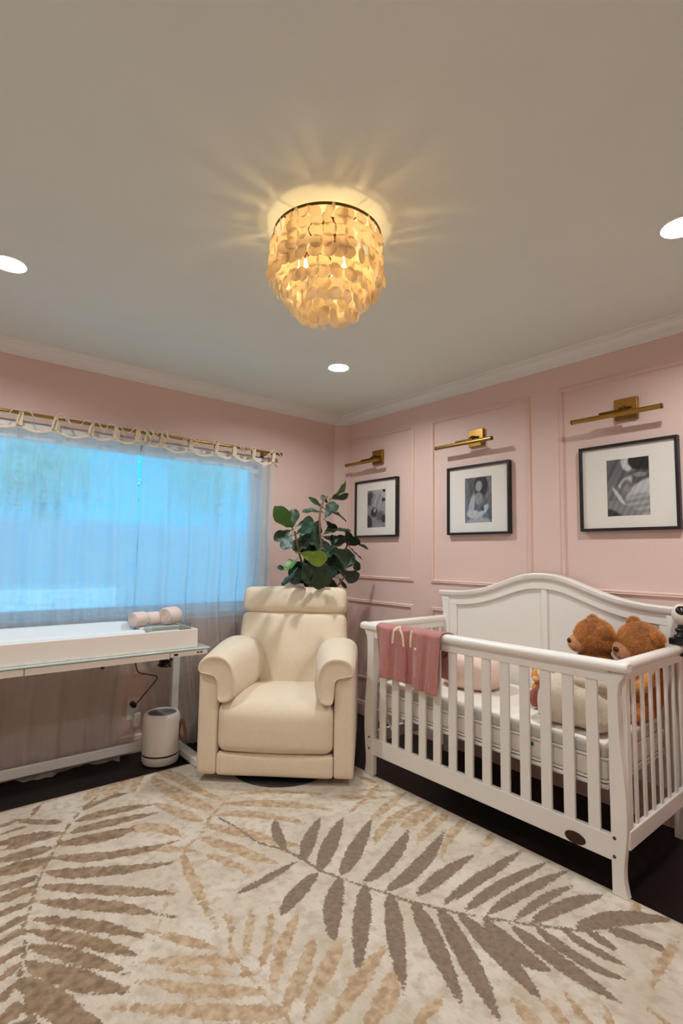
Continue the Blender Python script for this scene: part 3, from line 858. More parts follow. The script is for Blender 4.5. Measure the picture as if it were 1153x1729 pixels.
CLOTH = mat('blush_cloth', (226, 208, 200), .9, var=.06, vscale=50, bump=.4, bscale=200)
def roll(cx, cy, cz, r, l, ax, label):
    m = MB(); seq = []
    for i in range(60):
        a = i*.36; rr = .006+(r-.006)*i/59; seq.append((rr*math.cos(a), rr*math.sin(a)))
    outer = [(r*(1+.03*math.sin(5*a)))for a in range(0)]
    M = Matrix.Translation((cx, cy, cz)) @ Matrix.Rotation(ax, 4, 'Z')
    rings = []
    for x, s in ((-l/2, .86), (-l/2+.008, .97), (-l/4, 1.02), (0, 1.0), (l/4, 1.03), (l/2-.008, .97), (l/2, .86)):
        rings.append([M @ Vector((x, r*s*math.cos(q*2*PI/20), r*.92*s*math.sin(q*2*PI/20))) for q in range(20)])
    m.loft(rings)
    for s in (-1, 1):
        m.tube([M @ Vector((s*(l/2+.001), a*.85, b*.8)) for a, b in seq[::2]], .0025, 5)
    t = one('rolled_cloth', m, CLOTH, label, 'rolled cloth', (cx, cy, cz-r*.92), group='rolled cloths on the changing tray')
    return t
roll(1.082, 3.16, .868, .046, .085, .35, 'blush-white rolled cloth on the changing tray, closest to the pad')
roll(1.178, 3.20, .863, .042, .085, .2, 'blush-white rolled cloth on the changing tray, between the two others')
roll(1.278, 3.175, .876, .056, .105, .5, 'blush-white rolled cloth on the changing tray, largest of the three and nearest the recliner')
# boxes the rolls stand on
cs = T('supply_caddy', 'white low caddy under the rolled cloths in the changing tray', 'caddy', (1.19, 3.18, .7305))
cs.p('caddy_body', box(1.075, 1.312, 3.10, 3.27, .731, .822), WHITE2, bevel=.006)
wb = T('wipes_box', 'clear plastic box of wipes at the front corner of the changing tray', 'box', (1.19, 2.98, .7305))
m = MB()
X0, X1, Y0, Y1, Z0, Z1 = 1.075, 1.30, 2.915, 3.05, .731, .858
for q in ((X0, X1, Y0, Y0+.003, Z0, Z1), (X0, X1, Y1-.003, Y1, Z0, Z1), (X0, X0+.003, Y0+.003, Y1-.003, Z0, Z1), (X1-.003, X1, Y0+.003, Y1-.003, Z0, Z1), (X0+.003, X1-.003, Y0+.003, Y1-.003, Z0, Z0+.003)): m.box(*q)
wb.p('clear_case', m, CLEARP, 'clear plastic case', smooth=False)
wb.p('wipes_stack', MB().cushion((1.187, 2.982, .775), (.09, .052, .035), .012, n=6), FABW)
wb.p('grey_strip', box(1.14, 1.25, 2.926, 2.93, .79, .805), GRILLE)

# air purifier
AX, AY = 1.262, 3.205
ap = T('air_purifier', 'white cylindrical air purifier with leather strap on the floor under the desk', 'air purifier', (AX, AY, 0))
AY = 3.2; ar = .108; ah = .295
ap.p('body', MB().lathe([(.001, 0), (ar-.018, 0), (ar-.006, .006), (ar, .022), (ar, .052), (ar-.004, .053), (ar-.004, .062), (ar, .063), (ar, ah-.03), (ar-.004, ah-.012), (ar-.014, ah), (ar-.022, ah-.001), (ar-.026, ah-.01), (.001, ah-.01)], 48, (AX, AY, 0)), PURW)
ap.p('groove_band', MB().lathe([(ar-.003, .053), (ar-.001, .054), (ar-.001, .061), (ar-.003, .062)], 48, (AX, AY, 0)), NOSE)
g = MB().lathe([(.001, ah-.0085), (ar-.027, ah-.0085)], 40, (AX, AY, 0))
for i in range(9): g.lathe([(.012+i*.008, ah-.0085), (.015+i*.008, ah-.005), (.018+i*.008, ah-.0085)], 40, (AX, AY, 0))
ap.p('top_grille', g, GRILLE, 'grey vented top')
hp = []
ua = R(-42); ux, uy = math.cos(ua), math.sin(ua)
for i in range(13):
    a = PI*.5+2*PI*i/12*.999; hp.append((AX+ux*(ar+.018+.019*math.cos(a)*(1-.6*math.sin(a))), AY+uy*(ar+.018+.019*math.cos(a)*(1-.6*math.sin(a))), .195+.055*math.sin(a)))
ap.p('strap', MB().tube(hp, .010, 8, flat=.3, up=(-uy, ux, 0)), LEATH, 'brown leather strap')

# wall outlet and plugs, cords
ot = T('wall_outlet', 'white wall outlet with two plugs behind the purifier', 'outlet', (1.17, YW-.001, .27))
ot.p('cover_plate', box(1.13, 1.21, YW-.007, YW-.001, .205, .335), TRIM, bevel=.003)
ad = T('charger_plug', 'white plug-in adapter in the wall outlet', 'plug', (1.185, YW-.007, .23))
ad.p('adapter', box(1.165, 1.205, YW-.05, YW-.0075, .165, .255), PURW, bevel=.005)
pl = T('cord_plug', 'round black plug in the wall outlet above the white adapter', 'plug', (1.165, YW-.008, .29))
pl.p('plug_body', MB().tube([(1.16, YW-.008, .305), (1.16, YW-.045, .302), (1.16, YW-.06, .30)], [.017, .017, .01], 14), BLACK)
one('power_cord', MB().tube(smoothpts([(1.10, 3.22, .669), (1.105, 3.25, .60), (1.13, 3.26, .535), (1.19, 3.26, .515), (1.245, 3.26, .49), (1.215, 3.27, .44), (1.165, 3.31, .36), (1.16, YW-.075, .315), (1.16, YW-.061, .30)]), .0035, 6), CORD,
    'thin black cord looping from under the desk to the outlet', 'cord', (1.10, 3.22, .672))
cbm = MB(); rnd = random.Random(9)
for k in range(7):
    c = Vector((1.24, 3.13, .615)); pts = []
    for i in range(9):
        pts.append(c+Vector((rnd.uniform(-.035, .035), rnd.uniform(-.03, .03), rnd.uniform(-.045, .05))))
    pts[0] = Vector((1.235+rnd.uniform(-.03, .03), 3.13, .671)); cbm.tube(smoothpts(pts, 5), .0035, 6)
one('cord_bundle', cbm, CORD, 'tangled black cord bundle hanging under the right end of the desk', 'cord', (1.24, 3.13, .60))

# ------------------------------------------------------------------ fiddle-leaf fig
fg = T('fiddle_leaf_fig', 'dark green fiddle-leaf fig in the corner behind the recliner', 'potted plant', (2.47, 3.09, 0))
fx, fy = 2.47, 3.09
fg.p('pot', MB().lathe([(.001, 0), (.13, 0), (.165, .08), (.175, .2), (.16, .32), (.148, .32), (.15, .28), (.001, .27)], 32, (fx, fy, 0)), POT)
S0 = (fx, fy, .27)
stems = [[S0, (2.36, 3.01, .7), (2.273, 2.95, 1.04), (2.263, 2.94, 1.30), (2.254, 2.95, 1.48), (2.277, 2.97, 1.59), (2.312, 2.98, 1.66), (2.35, 2.99, 1.69)],
         [(2.33, 3.0, .8), (2.15, 2.95, 1.1), (2.05, 2.92, 1.3), (2.02, 2.92, 1.42)], [(2.28, 2.96, .9), (2.40, 2.95, 1.15), (2.497, 2.93, 1.33), (2.52, 2.92, 1.40)],
         [(2.27, 2.95, 1.0), (2.22, 2.86, 1.15), (2.17, 2.80, 1.28)], [(2.3, 2.98, .85), (2.38, 2.88, 1.05), (2.42, 2.85, 1.12)]]
for i, s in enumerate(stems): fg.p('stem', MB().tube(smoothpts(s, 5), [.014]*5+[.008]*100 if i == 0 else .007, 7), BARK)
rnd = random.Random(4)
def leaf(bx, by, bz, tx, ty, tz, w, tone):
    b, t = Vector((bx, by, bz)), Vector((tx, ty, tz)); ax = t-b; L = ax.length; ax.normalize()
    view = (Vector((0, 0, 1.26))-b).normalized()
    nrm = view+Vector((rnd.gauss(0, .35), rnd.gauss(0, .35), .35+rnd.gauss(0, .3))); nrm -= ax*nrm.dot(ax); nrm.normalize()
    sd = ax.cross(nrm); m = MB(); nu, nv = 18, 8; vs = []; fs = []
    ph1, ph2 = rnd.uniform(0, 6), rnd.uniform(0, 6); curl = rnd.uniform(-.1, .22); fold = rnd.uniform(.12, .4)
    for i in range(nu+1):
        u = .5-.5*math.cos(PI*i/nu)
        wd = w*.60*max(.03, math.sin(PI*min(1, max(0, u))**1.45))**.55*(1-.22*math.exp(-((u-.32)/.12)**2))
        for j in range(nv+1):
            v = j/nv*2-1
            p = b+ax*(L*u)+sd*(wd*v)+nrm*(wd*fold*abs(v)**1.4-curl*L*u*u+.07*w*math.sin(u*13+ph1+v)*abs(v)+.03*w*math.sin(u*25+ph2)*v)
            vs.append(p)
    for i in range(nu):
        for j in range(nv): a = i*(nv+1)+j; fs.append((a, a+1, a+nv+2, a+nv+1))
    n0 = len(vs); vs2 = [p-nrm*.0012 for p in vs]
    m.add(vs+vs2, fs+[tuple(x+n0 for x in f[::-1]) for f in fs])
    m.tube([b-ax*.03*1, b+ax*L*.5+nrm*(-curl*L*.25+.0015), b+ax*L*.93+nrm*(-curl*L*.86+.001)], [.0025, .002, .001], 5)
    fg.p('leaf', m, LEAFM[tone], {1: 'bright green leaf', 3: 'yellow-green leaf facing the room'}.get(tone), ang=60)
extra = [(2260+rnd.randint(-170, 200), 2960+rnd.randint(-40, 50), 1120+rnd.randint(-60, 300), 2260+rnd.randint(-260, 300), 2960+rnd.randint(-20, 60), 1150+rnd.randint(-110, 270), rnd.randint(90, 130), rnd.choice((0, 0, 0, 2))) for _ in range(58)]
extra = [l for l in extra if 90 < math.dist(l[:3], l[3:6]) < 230 and (l[5] < 1400 or abs(l[3]-2260) < 160)]
for l in LEAVES+extra:
    a = [v/1000 for v in l[:7]]; leaf(*a, l[7])

# ------------------------------------------------------------------ framed photographs
def photo_material(name, img):
    """img: rows x cols greyscale -> vertex colours on a fine flat grid"""
    return None
PHM = bpy.data.materials.new('photo_print'); PHM.use_nodes = True
_nt = PHM.node_tree; _a = _nt.nodes.new('ShaderNodeVertexColor'); _a.layer_name = 'print'
_nt.links.new(_a.outputs['Color'], _nt.nodes['Principled BSDF'].inputs['Base Color']); _nt.nodes['Principled BSDF'].inputs['Roughness'].default_value = .5
def photo(painter, y0, y1, z0, z1, x):
    nu, nv = 80, 120
    U, V = np.meshgrid(np.linspace(0, 1, nu+1), np.linspace(0, 1, nv+1))   # u left->right seen from the room, v top->bottom
    g = np.clip(painter(U, V), 0, 1)**1.55*1.15; me = bpy.data.meshes.new('print')
    co = np.stack([np.full(U.size, x), (y1+(y0-y1)*U).ravel(), (z1+(z0-z1)*V).ravel()], 1)
    ix = np.arange(co.shape[0]).reshape(nv+1, nu+1); q = np.stack([ix[:-1, :-1], ix[1:, :-1], ix[1:, 1:], ix[:-1, 1:]], -1).reshape(-1, 4)
    return co, q, np.clip(g, 0, 1).ravel()
def blob(U, V, cx, cy, rx, ry, ang=0, soft=.25):
    a = R(ang); x = (U-cx)*.667; y = V-cy; xr = x*math.cos(a)+y*math.sin(a); yr = -x*math.sin(a)+y*math.cos(a)
    d = np.sqrt((xr/rx)**2+(yr/ry)**2); return np.clip((1-d)/soft+.5, 0, 1)
def lay(g, m, v): return g*(1-m)+v*m
def paintA(U, V):   # a sleeping newborn curled in wraps
    g = .30+.25*(1-V)*(.5+.5*U)+0*U
    g = lay(g, blob(U, V, .10, .22, .16, .2, 20, .6), .10); g = lay(g, blob(U, V, .95, .02, .08, .06), .04)
    g = lay(g, blob(U, V, .55, .30, .22, .20, -30, .3), .42+.15*np.sin(U*22+V*14)*.4)
    g = lay(g, blob(U, V, .35, .62, .24, .17, 35, .3), .36); g = lay(g, blob(U, V, .38, .60, .12, .13, 30, .3), .05)
    g = lay(g, blob(U, V, .42, .54, .045, .06, 20, .5), .45); g = lay(g, blob(U, V, .70, .70, .15, .12, -25, .4), .20)
    g = lay(g, blob(U, V, .92, .78, .1, .1, 0, .4), .03); g = lay(g, blob(U, V, .05, .9, .14, .22, 0, .5), .02); g = lay(g, blob(U, V, .6, .97, .2, .08, 0, .4), .35)
    g = lay(g, blob(U, V, .9, .28, .07, .05, 0, .5), .06)
    return g+.05*np.sin(U*34-V*22)*np.sin(V*30+U*9)
def paintB(U, V):   # an adult holding a baby, looking down
    g = .16+.1*np.sin(U*9+1)**2+0*V
    g = lay(g, blob(U, V, .85, .2, .12, .35, 0, .6), .26); g = lay(g, blob(U, V, .60, .20, .17, .24, 0, .25), .03)
    g = lay(g, blob(U, V, .52, .20, .085, .12, 10, .35), .42); g = lay(g, blob(U, V, .50, .60, .28, .22, 0, .3), .22)
    g = lay(g, blob(U, V, .25, .62, .07, .26, 14, .3), .5); g = lay(g, blob(U, V, .52, .47, .09, .14, 0, .3), .36)
    g = lay(g, blob(U, V, .35, .82, .2, .1, 12, .3), .55); g = lay(g, blob(U, V, .72, .73, .15, .06, -50, .3), .55)
    g = lay(g, blob(U, V, .66, .70, .04, .05), .1); g = lay(g, blob(U, V, .5, .98, .3, .09, 0, .4), .45)
    return g+.04*np.sin(U*30+V*12)*np.sin(V*26)
def paintC(U, V):   # a baby in a knit hood held against a shoulder by an adult in a dark cap
    g = .20+.1*np.sin((U*1.2+V*.8)*16)*.4+.1*V
    g = lay(g, blob(U, V, .48, .10, .08, .13, -20, .4), .62); g = lay(g, blob(U, V, .92, .08, .27, .17, 8, .15), .015)
    g = lay(g, blob(U, V, .72, .33, .2, .11, -15, .35), .16); g = lay(g, blob(U, V, .78, .30, .1, .04, 0, .4), .35)
    g = lay(g, blob(U, V, .92, .56, .34, .16, -28, .2), .56); g = lay(g, blob(U, V, .9, .85, .34, .22, 10, .3), .40+.06*np.sin(V*60+U*6))
    g = lay(g, blob(U, V, .40, .50, .09, .22, 32, .3), .55); g = lay(g, blob(U, V, .46, .50, .085, .125, 10, .4), .24)
    g = lay(g, blob(U, V, .48, .54, .06, .07, 0, .8), .36); g = lay(g, blob(U, V, .28, .62, .08, .17, -25, .25), .26)
    g = lay(g, blob(U, V, .30, .68, .03, .22, -30, .3), .6); g = lay(g, blob(U, V, .35, .88, .34, .09, 25, .3), .32)
    g = lay(g, blob(U, V, .05, .98, .2, .1, 20, .4), .04)
    return g+.03*np.sin(U*40+V*30)
def picture(yc, painter, label):
    y0, y1, z0, z1 = yc-.243, yc+.243, 1.41, 1.872; x1, x0 = XR-.002, XR-.034
    t = T('framed_photo', label, 'framed photo', (XR-.002, yc, 1.41), group='black framed photos on the pink wall')
    f = MB(); b = .015
    for q in ((y0, y1, z1-b, z1), (y0, y1, z0, z0+b), (y0, y0+b, z0+b, z1-b), (y1-b, y1, z0+b, z1-b)): f.box(x0, x1, *q)
    t.p('frame', f, BLACKF, bevel=.0015)
    py0, py1, pz0, pz1 = yc-.108, yc+.100, 1.487, 1.787
    mt = MB(); xm = x0+.014
    for q in ((y0+b, y1-b, pz1, z1-b), (y0+b, y1-b, z0+b, pz0), (y0+b, py0, pz0, pz1), (py1, y1-b, pz0, pz1)): mt.box(xm, x1-.004, *q)
    t.p('mat_board', mt, MATB, smooth=False)
    co, q, g = photo(painter, py0, py1, pz0, pz1, xm+.002)
    n0 = len(co); bb = MB().box(xm+.003, x1-.005, py0, py1, pz0, pz1)
    me = bpy.data.meshes.new('photo_print')
    org = np.array([XR-.002, yc, 1.41])
    allco = np.concatenate([co, np.array(bb.v)])-org
    me.from_pydata(allco.tolist(), [], q[:, ::-1].tolist()+[tuple(i+n0 for i in f_) for f_ in bb.f])
    ca = me.color_attributes.new('print', 'FLOAT_COLOR', 'POINT'); cl = np.full((len(allco), 4), .5, np.float32)
    cl[:n0, :3] = g[:, None]; cl[:, 3] = 1; ca.data.foreach_set('color', cl.ravel())
    me.materials.append(PHM); o = bpy.data.objects.new('photo_print', me); C.objects.link(o); o.parent = t.e
    o['label'] = 'small black-and-white photograph'
    t.p('glass', box(x0+.006, x0+.008, y0+b, y1-b, z0+b, z1-b), PICGLASS, smooth=False)
picture(3.003, paintA, 'square black framed photo beside the fig plant, sleeping newborn in dark tones')
picture(2.037, paintB, 'square black framed photo in the middle, adult with baby, curtain reflected in glass')
picture(1.113, paintC, 'square black framed photo at the right, baby in a hood against a shoulder')

# ------------------------------------------------------------------ brass picture lights
def sconce(yc, yb0, yb1, label):
    t = T('picture_light', label, 'picture light', (XR-.001, yc, 2.05), group='brass picture lights above the photos')
    t.p('backplate', box(XR-.024, XR-.001, yc-.057, yc+.057, 1.995, 2.108), BRASS, bevel=.002)
    t.p('arm', MB().tube([(XR-.024, yc-.01, 2.055), (XR-.075, yc-.01, 2.050), (XR-.105, yc-.01, 2.030)], .007).tube([(XR-.024, yc-.03, 2.055), (XR-.03, yc+.03, 2.055)], .006)
        .box(XR-.112, XR-.094, yc-.035, yc+.10, 2.018, 2.030), BRASSD, bevel=.001)
    tb_ = t.p('lamp_tube', MB().tube([(XR-.105, yb0, 2.008), (XR-.105, yb1, 2.008)], .0125, 20), BRASS, 'slim brass tube')
    for yy in (yb0, yb1): t.p('end_cap', MB().tube([(XR-.105, yy-.003, 2.008), (XR-.105, yy+.003, 2.008)], .0135, 20), BRASSD, parent=tb_)
    return t
sconce(2.99, 2.868, 3.275, 'brass picture light above the leftmost photo, next to the corner')
sconce(2.047, 1.868, 2.315, 'brass picture light above the middle photo')
sconce(1.106, .909, 1.354, 'brass picture light above the rightmost photo')

# ------------------------------------------------------------------ crib
CB = (2.45, 1.58, 0)
cr = T('crib', 'white sleigh crib with slatted sides and arched headboard against the pink wall', 'crib', CB)
def htop(y):    # arched headboard outline
    d = abs(y-1.56)/.72
    pts = [(0, 1.178), (.12, 1.172), (.2, 1.158), (.3, 1.130), (.42, 1.098), (.55, 1.068), (.7, 1.048), (.85, 1.040), (1.1, 1.038)]
    for (a, b), (c, d_) in zip(pts, pts[1:]):
        if d <= c: 
            t = (d-a)/(c-a); return b+(d_-b)*t
    return pts[-1][1]
def hts(y):     # smoothed
    return sum(htop(y+k*.02) for k in range(-3, 4))/7
YA, YB = .845, 2.275
ys = [YA+.04+(YB-YA-.08)*i/60 for i in range(61)]
hb = MB().loft([[(2.800, y, .2), (2.816, y, .2), (2.816, y, hts(y)-.02), (2.800, y, hts(y)-.02)] for y in ys])
cr.p('headboard_panel', hb, WHITE, ang=30, fixn=True)
fr = MB()
fr.loft([[(2.786, y, hts(y)-.088), (2.801, y, hts(y)-.088), (2.801, y, hts(y)-.028), (2.786, y, hts(y)-.028)] for y in ys])
cr.p('headboard_stile', box(2.788, 2.7995, YA+.042, YA+.115, .2, .955), WHITE, bevel=.002)
cr.p('headboard_stile', box(2.788, 2.7995, YB-.115, YB-.042, .2, .955), WHITE, bevel=.002)
cr.p('centre_stile', box(2.790, 2.7995, 1.530, 1.566, .3, 1.092), WHITE, bevel=.002)
cr.p('headboard_bottom_rail', box(2.788, 2.7995, YA+.115, YB-.115, .2, .30), WHITE, bevel=.002)
cr.p('headboard_frame', fr, WHITE, ang=30, fixn=True)
ys2 = [YA-.012+(YB-YA+.024)*i/64 for i in range(65)]
cr.p('headboard_cap', MB().loft([[(2.768, y, hts(y)-.006), (2.772, y, hts(y)), (2.828, y, hts(y)), (2.832, y, hts(y)-.006), (2.826, y, hts(y)-.022), (2.776, y, hts(y)-.034), (2.770, y, hts(y)-.024)] for y in ys2]), WHITE, ang=25, fixn=True)
def spost(x0, x1, yi, sgn, prof, base):
    """curved post: straight inner edge yi, S-curved outer edge"""
    rings = [[(x0, yi, z), (x1, yi, z), (x1, base+sgn*o, z), (x0, base+sgn*o, z)] for z, o in prof]
    return MB().loft(rings)
prof = [(0, .010), (.03, .004), (.07, -.003), (.12, -.002), (.18, .005), (.24, .011), (.30, .0125), (.37, .011), (.45, .005), (.53, -.002), (.60, -.006), (.68, -.0085), (.74, -.0085), (.775, -.006), (.795, 0), (.81, .010), (.826, .024)]
import bisect
def pint(z):
    for (a, b), (c, d) in zip(prof, prof[1:]):
        if z <= c: return b+(d-b)*(z-a)/(c-a)
    return prof[-1][1]
pf = [(max(.0115, i*.826/48), sum(pint(max(0, min(.826, i*.826/48+k*.008))) for k in (-1, 0, 1))/3) for i in range(49)]
cr.p('front_post', spost(2.115, 2.148, .920, -1, pf, .873), WHITE, bevel=.002, ang=25, fixn=True)
cr.p('front_post', spost(2.115, 2.148, 2.232, 1, pf, 2.292), WHITE, bevel=.002, ang=25, fixn=True)
for yi, sg, base in ((.925, -1, .873), (2.215, 1, 2.262)):
    pr = [(0, 0), (.3, .004), (.6, -.004), (.85, -.002), (.96, .004), (1.0, .014)]
    cr.p('back_post', MB().loft([[(2.778, yi, z), (2.815, yi, z), (2.815, base+sg*o, z), (2.778, base+sg*o, z)] for z, o in pr]), WHITE, bevel=.002, fixn=True)
def cap(pts, w, h, z):   # rounded rail cap along pts, profile width w, height h
    return pts
# front top rail: rounded cap + apron
def rrail(p0, p1, w, zt, h):
    p0, p1 = Vector(p0), Vector(p1); d = (p1-p0).normalized(); n = Vector((-d.y, d.x, 0))
    sec = [(math.cos(a)*w/2*(1 if abs(math.cos(a)) < .9 else 1), math.sin(a)) for a in [2*PI*k/16 for k in range(16)]]
    ring = []
    for (a, b) in sec:
        ring.append((a, zt-h/2+math.copysign(abs(b)**.7, b)*h/2))
    e = .012; rings = []
    for p, s in ((p0, .75), (p0+d*e*.4, .93), (p0+d*e, 1), (p1-d*e, 1), (p1-d*e*.4, .93), (p1, .75)):
        rings.append([p+n*(a*s)+Vector((0, 0, (zt-h/2)+(b-(zt-h/2))*s)) for a, b in ring])
    return MB().loft(rings)
cr.p('front_top_rail', rrail((2.122, .838, 0), (2.122, 2.328, 0), .066, .872, .044), WHITE, fixn=True)
cr.p('front_apron', box(2.118, 2.142, .915, 2.236, .785, .835), WHITE, bevel=.003)
cr.p('front_bottom_rail', box(2.119, 2.144, .915, 2.236, .128, .219), WHITE, bevel=.003)
for k in range(13):
    y = 2.166-k*.0983
    cr.p('front_slat', box(2.125, 2.138, y-.0235, y+.0235, .215, .79), WHITE, bevel=.002)
for yy, nm in ((.872, 'side'), (2.268, 'side')):
    cr.p('side_top_rail', rrail((2.12, yy, 0), (2.80, yy, 0), .05, .874, .042), WHITE, fixn=True)
    cr.p('side_apron', box(2.14, 2.785, yy-.011, yy+.011, .80, .838), WHITE, bevel=.002)
    cr.p('side_bottom_rail', box(2.14, 2.785, yy-.012, yy+.012, .178, .245), WHITE, bevel=.003)
    cr.p('side_stile', box(2.1485, 2.186, yy-.008, yy+.008, .24, .805), WHITE, bevel=.002)
    for k in range(7):
        x = 2.238+k*.0855
        cr.p('side_slat', box(x-.012, x+.012, yy-.005, yy+.005, .24, .805), WHITE, bevel=.002)
# bronze badge, bolts
cr.p('badge', MB().lathe([(.001, 0), (1, 0), (.93, .0035), (.001, .0035)], 40).xf(Matrix.Translation((2.119, 1.061, .153)) @ Matrix.Rotation(-PI/2, 4, 'Y') @ Matrix.Diagonal((.0235, .043, 1, 1))), PLATE, 'dark oval bronze badge on the bottom rail')
for y, z in ((.905, .832), (.907, .214), (.909, .147), (2.264, .838), (2.262, .221), (2.262, .159)):
    x = 2.115 if z < .8 else 2.113
    if z > .8: x = 2.1155
    cr.p('bolt', MB().lathe([(.001, 0), (.0065, 0), (.006, .002), (.003, .001), (.001, .0005)], 16).xf(Matrix.Translation((x, y, z)) @ Matrix.Rotation(-PI/2, 4, 'Y')), SCREW)
for z in (.47, .38, .29, .24):
    cr.p('bolt', MB().lathe([(.001, 0), (.0065, 0), (.006, .002), (.001, .001)], 16).xf(Matrix.Translation((2.797, .861, z)) @ Matrix.Rotation(PI/2, 4, 'X')), SCREW)
sf = MB()
for a, b in (((2.16, .95), (2.16, 2.24)), ((2.77, .95), (2.77, 2.24)), ((2.16, .95), (2.77, .95)), ((2.16, 2.24), (2.77, 2.24))):
    sf.tube([(a[0], a[1], .372), (b[0], b[1], .372)], .009)
for k in range(12): sf.tube([(2.16, 1.05+k*.1, .372), (2.77, 1.05+k*.1, .372)], .0035, 6)
for k in range(5): sf.tube([(2.25+k*.11, .95, .374), (2.25+k*.11, 2.24, .374)], .0035, 6)
sf.tube([(2.17, 2.20, .372), (2.17, 2.12, .27), (2.17, 2.08, .262)], .006).tube([(2.20, 2.23, .372), (2.32, 2.20, .30), (2.42, 2.18, .30)], .005)
cr.p('mattress_support', sf, METALW, 'white metal spring frame')

mt = T('crib_mattress', 'white crib mattress with grey mesh upper band inside the crib', 'mattress', (2.46, 1.6, .382))
mt.p('lower_core', MB().cushion((2.465, 1.595, .428), (.298, .645, .045), .022, n=16), FABW)
mt.p('mesh_band', MB().cushion((2.465, 1.595, .496), (.297, .643, .026), .016, n=16), MESHG, 'grey mesh upper band')
mt.p('top_sheet', MB().cushion((2.465, 1.595, .518), (.290, .637, .014), .013, (0, 0, .004), 16), FABW)
for z in (.474, .388):
    pts = []
    for (cx, cy, a0) in ((2.745, 2.22, 0), (2.185, 2.22, 90), (2.185, .97, 180), (2.745, .97, 270)):
        for q in (0, 30, 60, 90): pts.append((cx+.0205*math.cos(R(a0+q)), cy+.0225*math.sin(R(a0+q)), z))
    pts.append(pts[0]); mt.p('piping', MB().tube(pts, .005, 6), PIPE)
mt.p('tag', box(2.1645, 2.1665, 1.262, 1.292, .440, .455), GREEN, 'small green tag')

# pouf-like nursing pillow
m = MB(); rings = []
np_ = 40
for i in range(np_):
    a = 2*PI*i/np_; 
    pass
def pill(c, r, crease=True):
    mm = MB(); rings = []; n, k = 40, 22
    for i in range(k+1):
        th = PI*i/k; th = min(max(th, .03), PI-.03); ring = []
        for j in range(n):
            ph = 2*PI*j/n
            sx = math.copysign(abs(math.cos(ph))**.9, math.cos(ph)); sy = math.copysign(abs(math.sin(ph))**.9, math.sin(ph))
            st = math.sin(th)**.72; cz = math.copysign(abs(math.cos(th))**.85, math.cos(th))
            x, y, z = r[0]*st*sx, r[1]*st*sy, r[2]*cz
            z = max(z, -r[2]*.86)
            d = abs(math.sin(ph*3+1))*.012*max(0, math.cos(th)); z -= d
            # crease running over the front left
            g = math.exp(-((y/r[1]-.35+z/r[2]*.25)/.10)**2)*.016
            if crease and z > -.02: x *= 1-g*2; z -= g*.6
            ring.append((c[0]+x, c[1]+y, c[2]+z))
        rings.append(ring)
    return mm.loft(rings[::-1])
one('nursing_pillow', pill((2.50, 1.83, .638), (.155, .195, .118)), POUF, 'plump blush-cream nursing pillow on the mattress at the left end of the crib', 'pillow', (2.5, 1.83, .532), ang=180)

# cream boucle bolster pillow and the things next to it
def bwarp(p):
    x, y, z = p
    z += .03*math.sin((y-.95)*7)*(z > .62)-.05*max(0, (y-1.16)/.13)*(z > .6)
    x += .012*math.sin(y*30)*(.4 if z > .6 else 1)
    return (x, y, z)
bp = T('boucle_pillow', 'large cream boucle pillow folded in two, leaning behind the front slats of the crib', 'pillow', (2.33, 1.12, .535))
bp.p('pillow_body', MB().cushion((2.315, 1.12, .638), (.115, .165, .092), .07, (.012, .01, .012), 20, bwarp), BOUCLE)
bp.p('folded_flap', MB().cushion((2.315, 1.035, .742), (.105, .085, .035), .034, (.004, .004, .006), 14), BOUCLE)
mv = MB().tube(smoothpts([(2.40, 1.40, .577), (2.40, 1.355, .60), (2.415, 1.24, .71), (2.43, 1.14, .768), (2.43, 1.05, .76)], 5), [.030, .040]+[.042]*17+[.038, .02], 14)
one('mauve_blanket', mv, MAUVE, 'mauve rolled blanket wedged behind the cream boucle pillow', 'blanket', (2.41, 1.36, .535), ang=180)
bb_ = MB()
rnd = random.Random(2)
for i in range(70):
    a, b = rnd.uniform(0, 2*PI), rnd.uniform(-.2, 1)
    q = math.sqrt(max(0, 1-b*b)); bb_.ball((2.40+.055*q*math.cos(a), 1.30+.05*q*math.sin(a), .715+.045*b), .0125, 8, 6)
bb_.ball((2.40, 1.30, .715), (.053, .048, .043))
one('bobble_knit', bb_, BOUCLE, 'small cream bobble-knit bundle on top of the mauve blanket', 'knit', (2.40, 1.30, .66), ang=180)

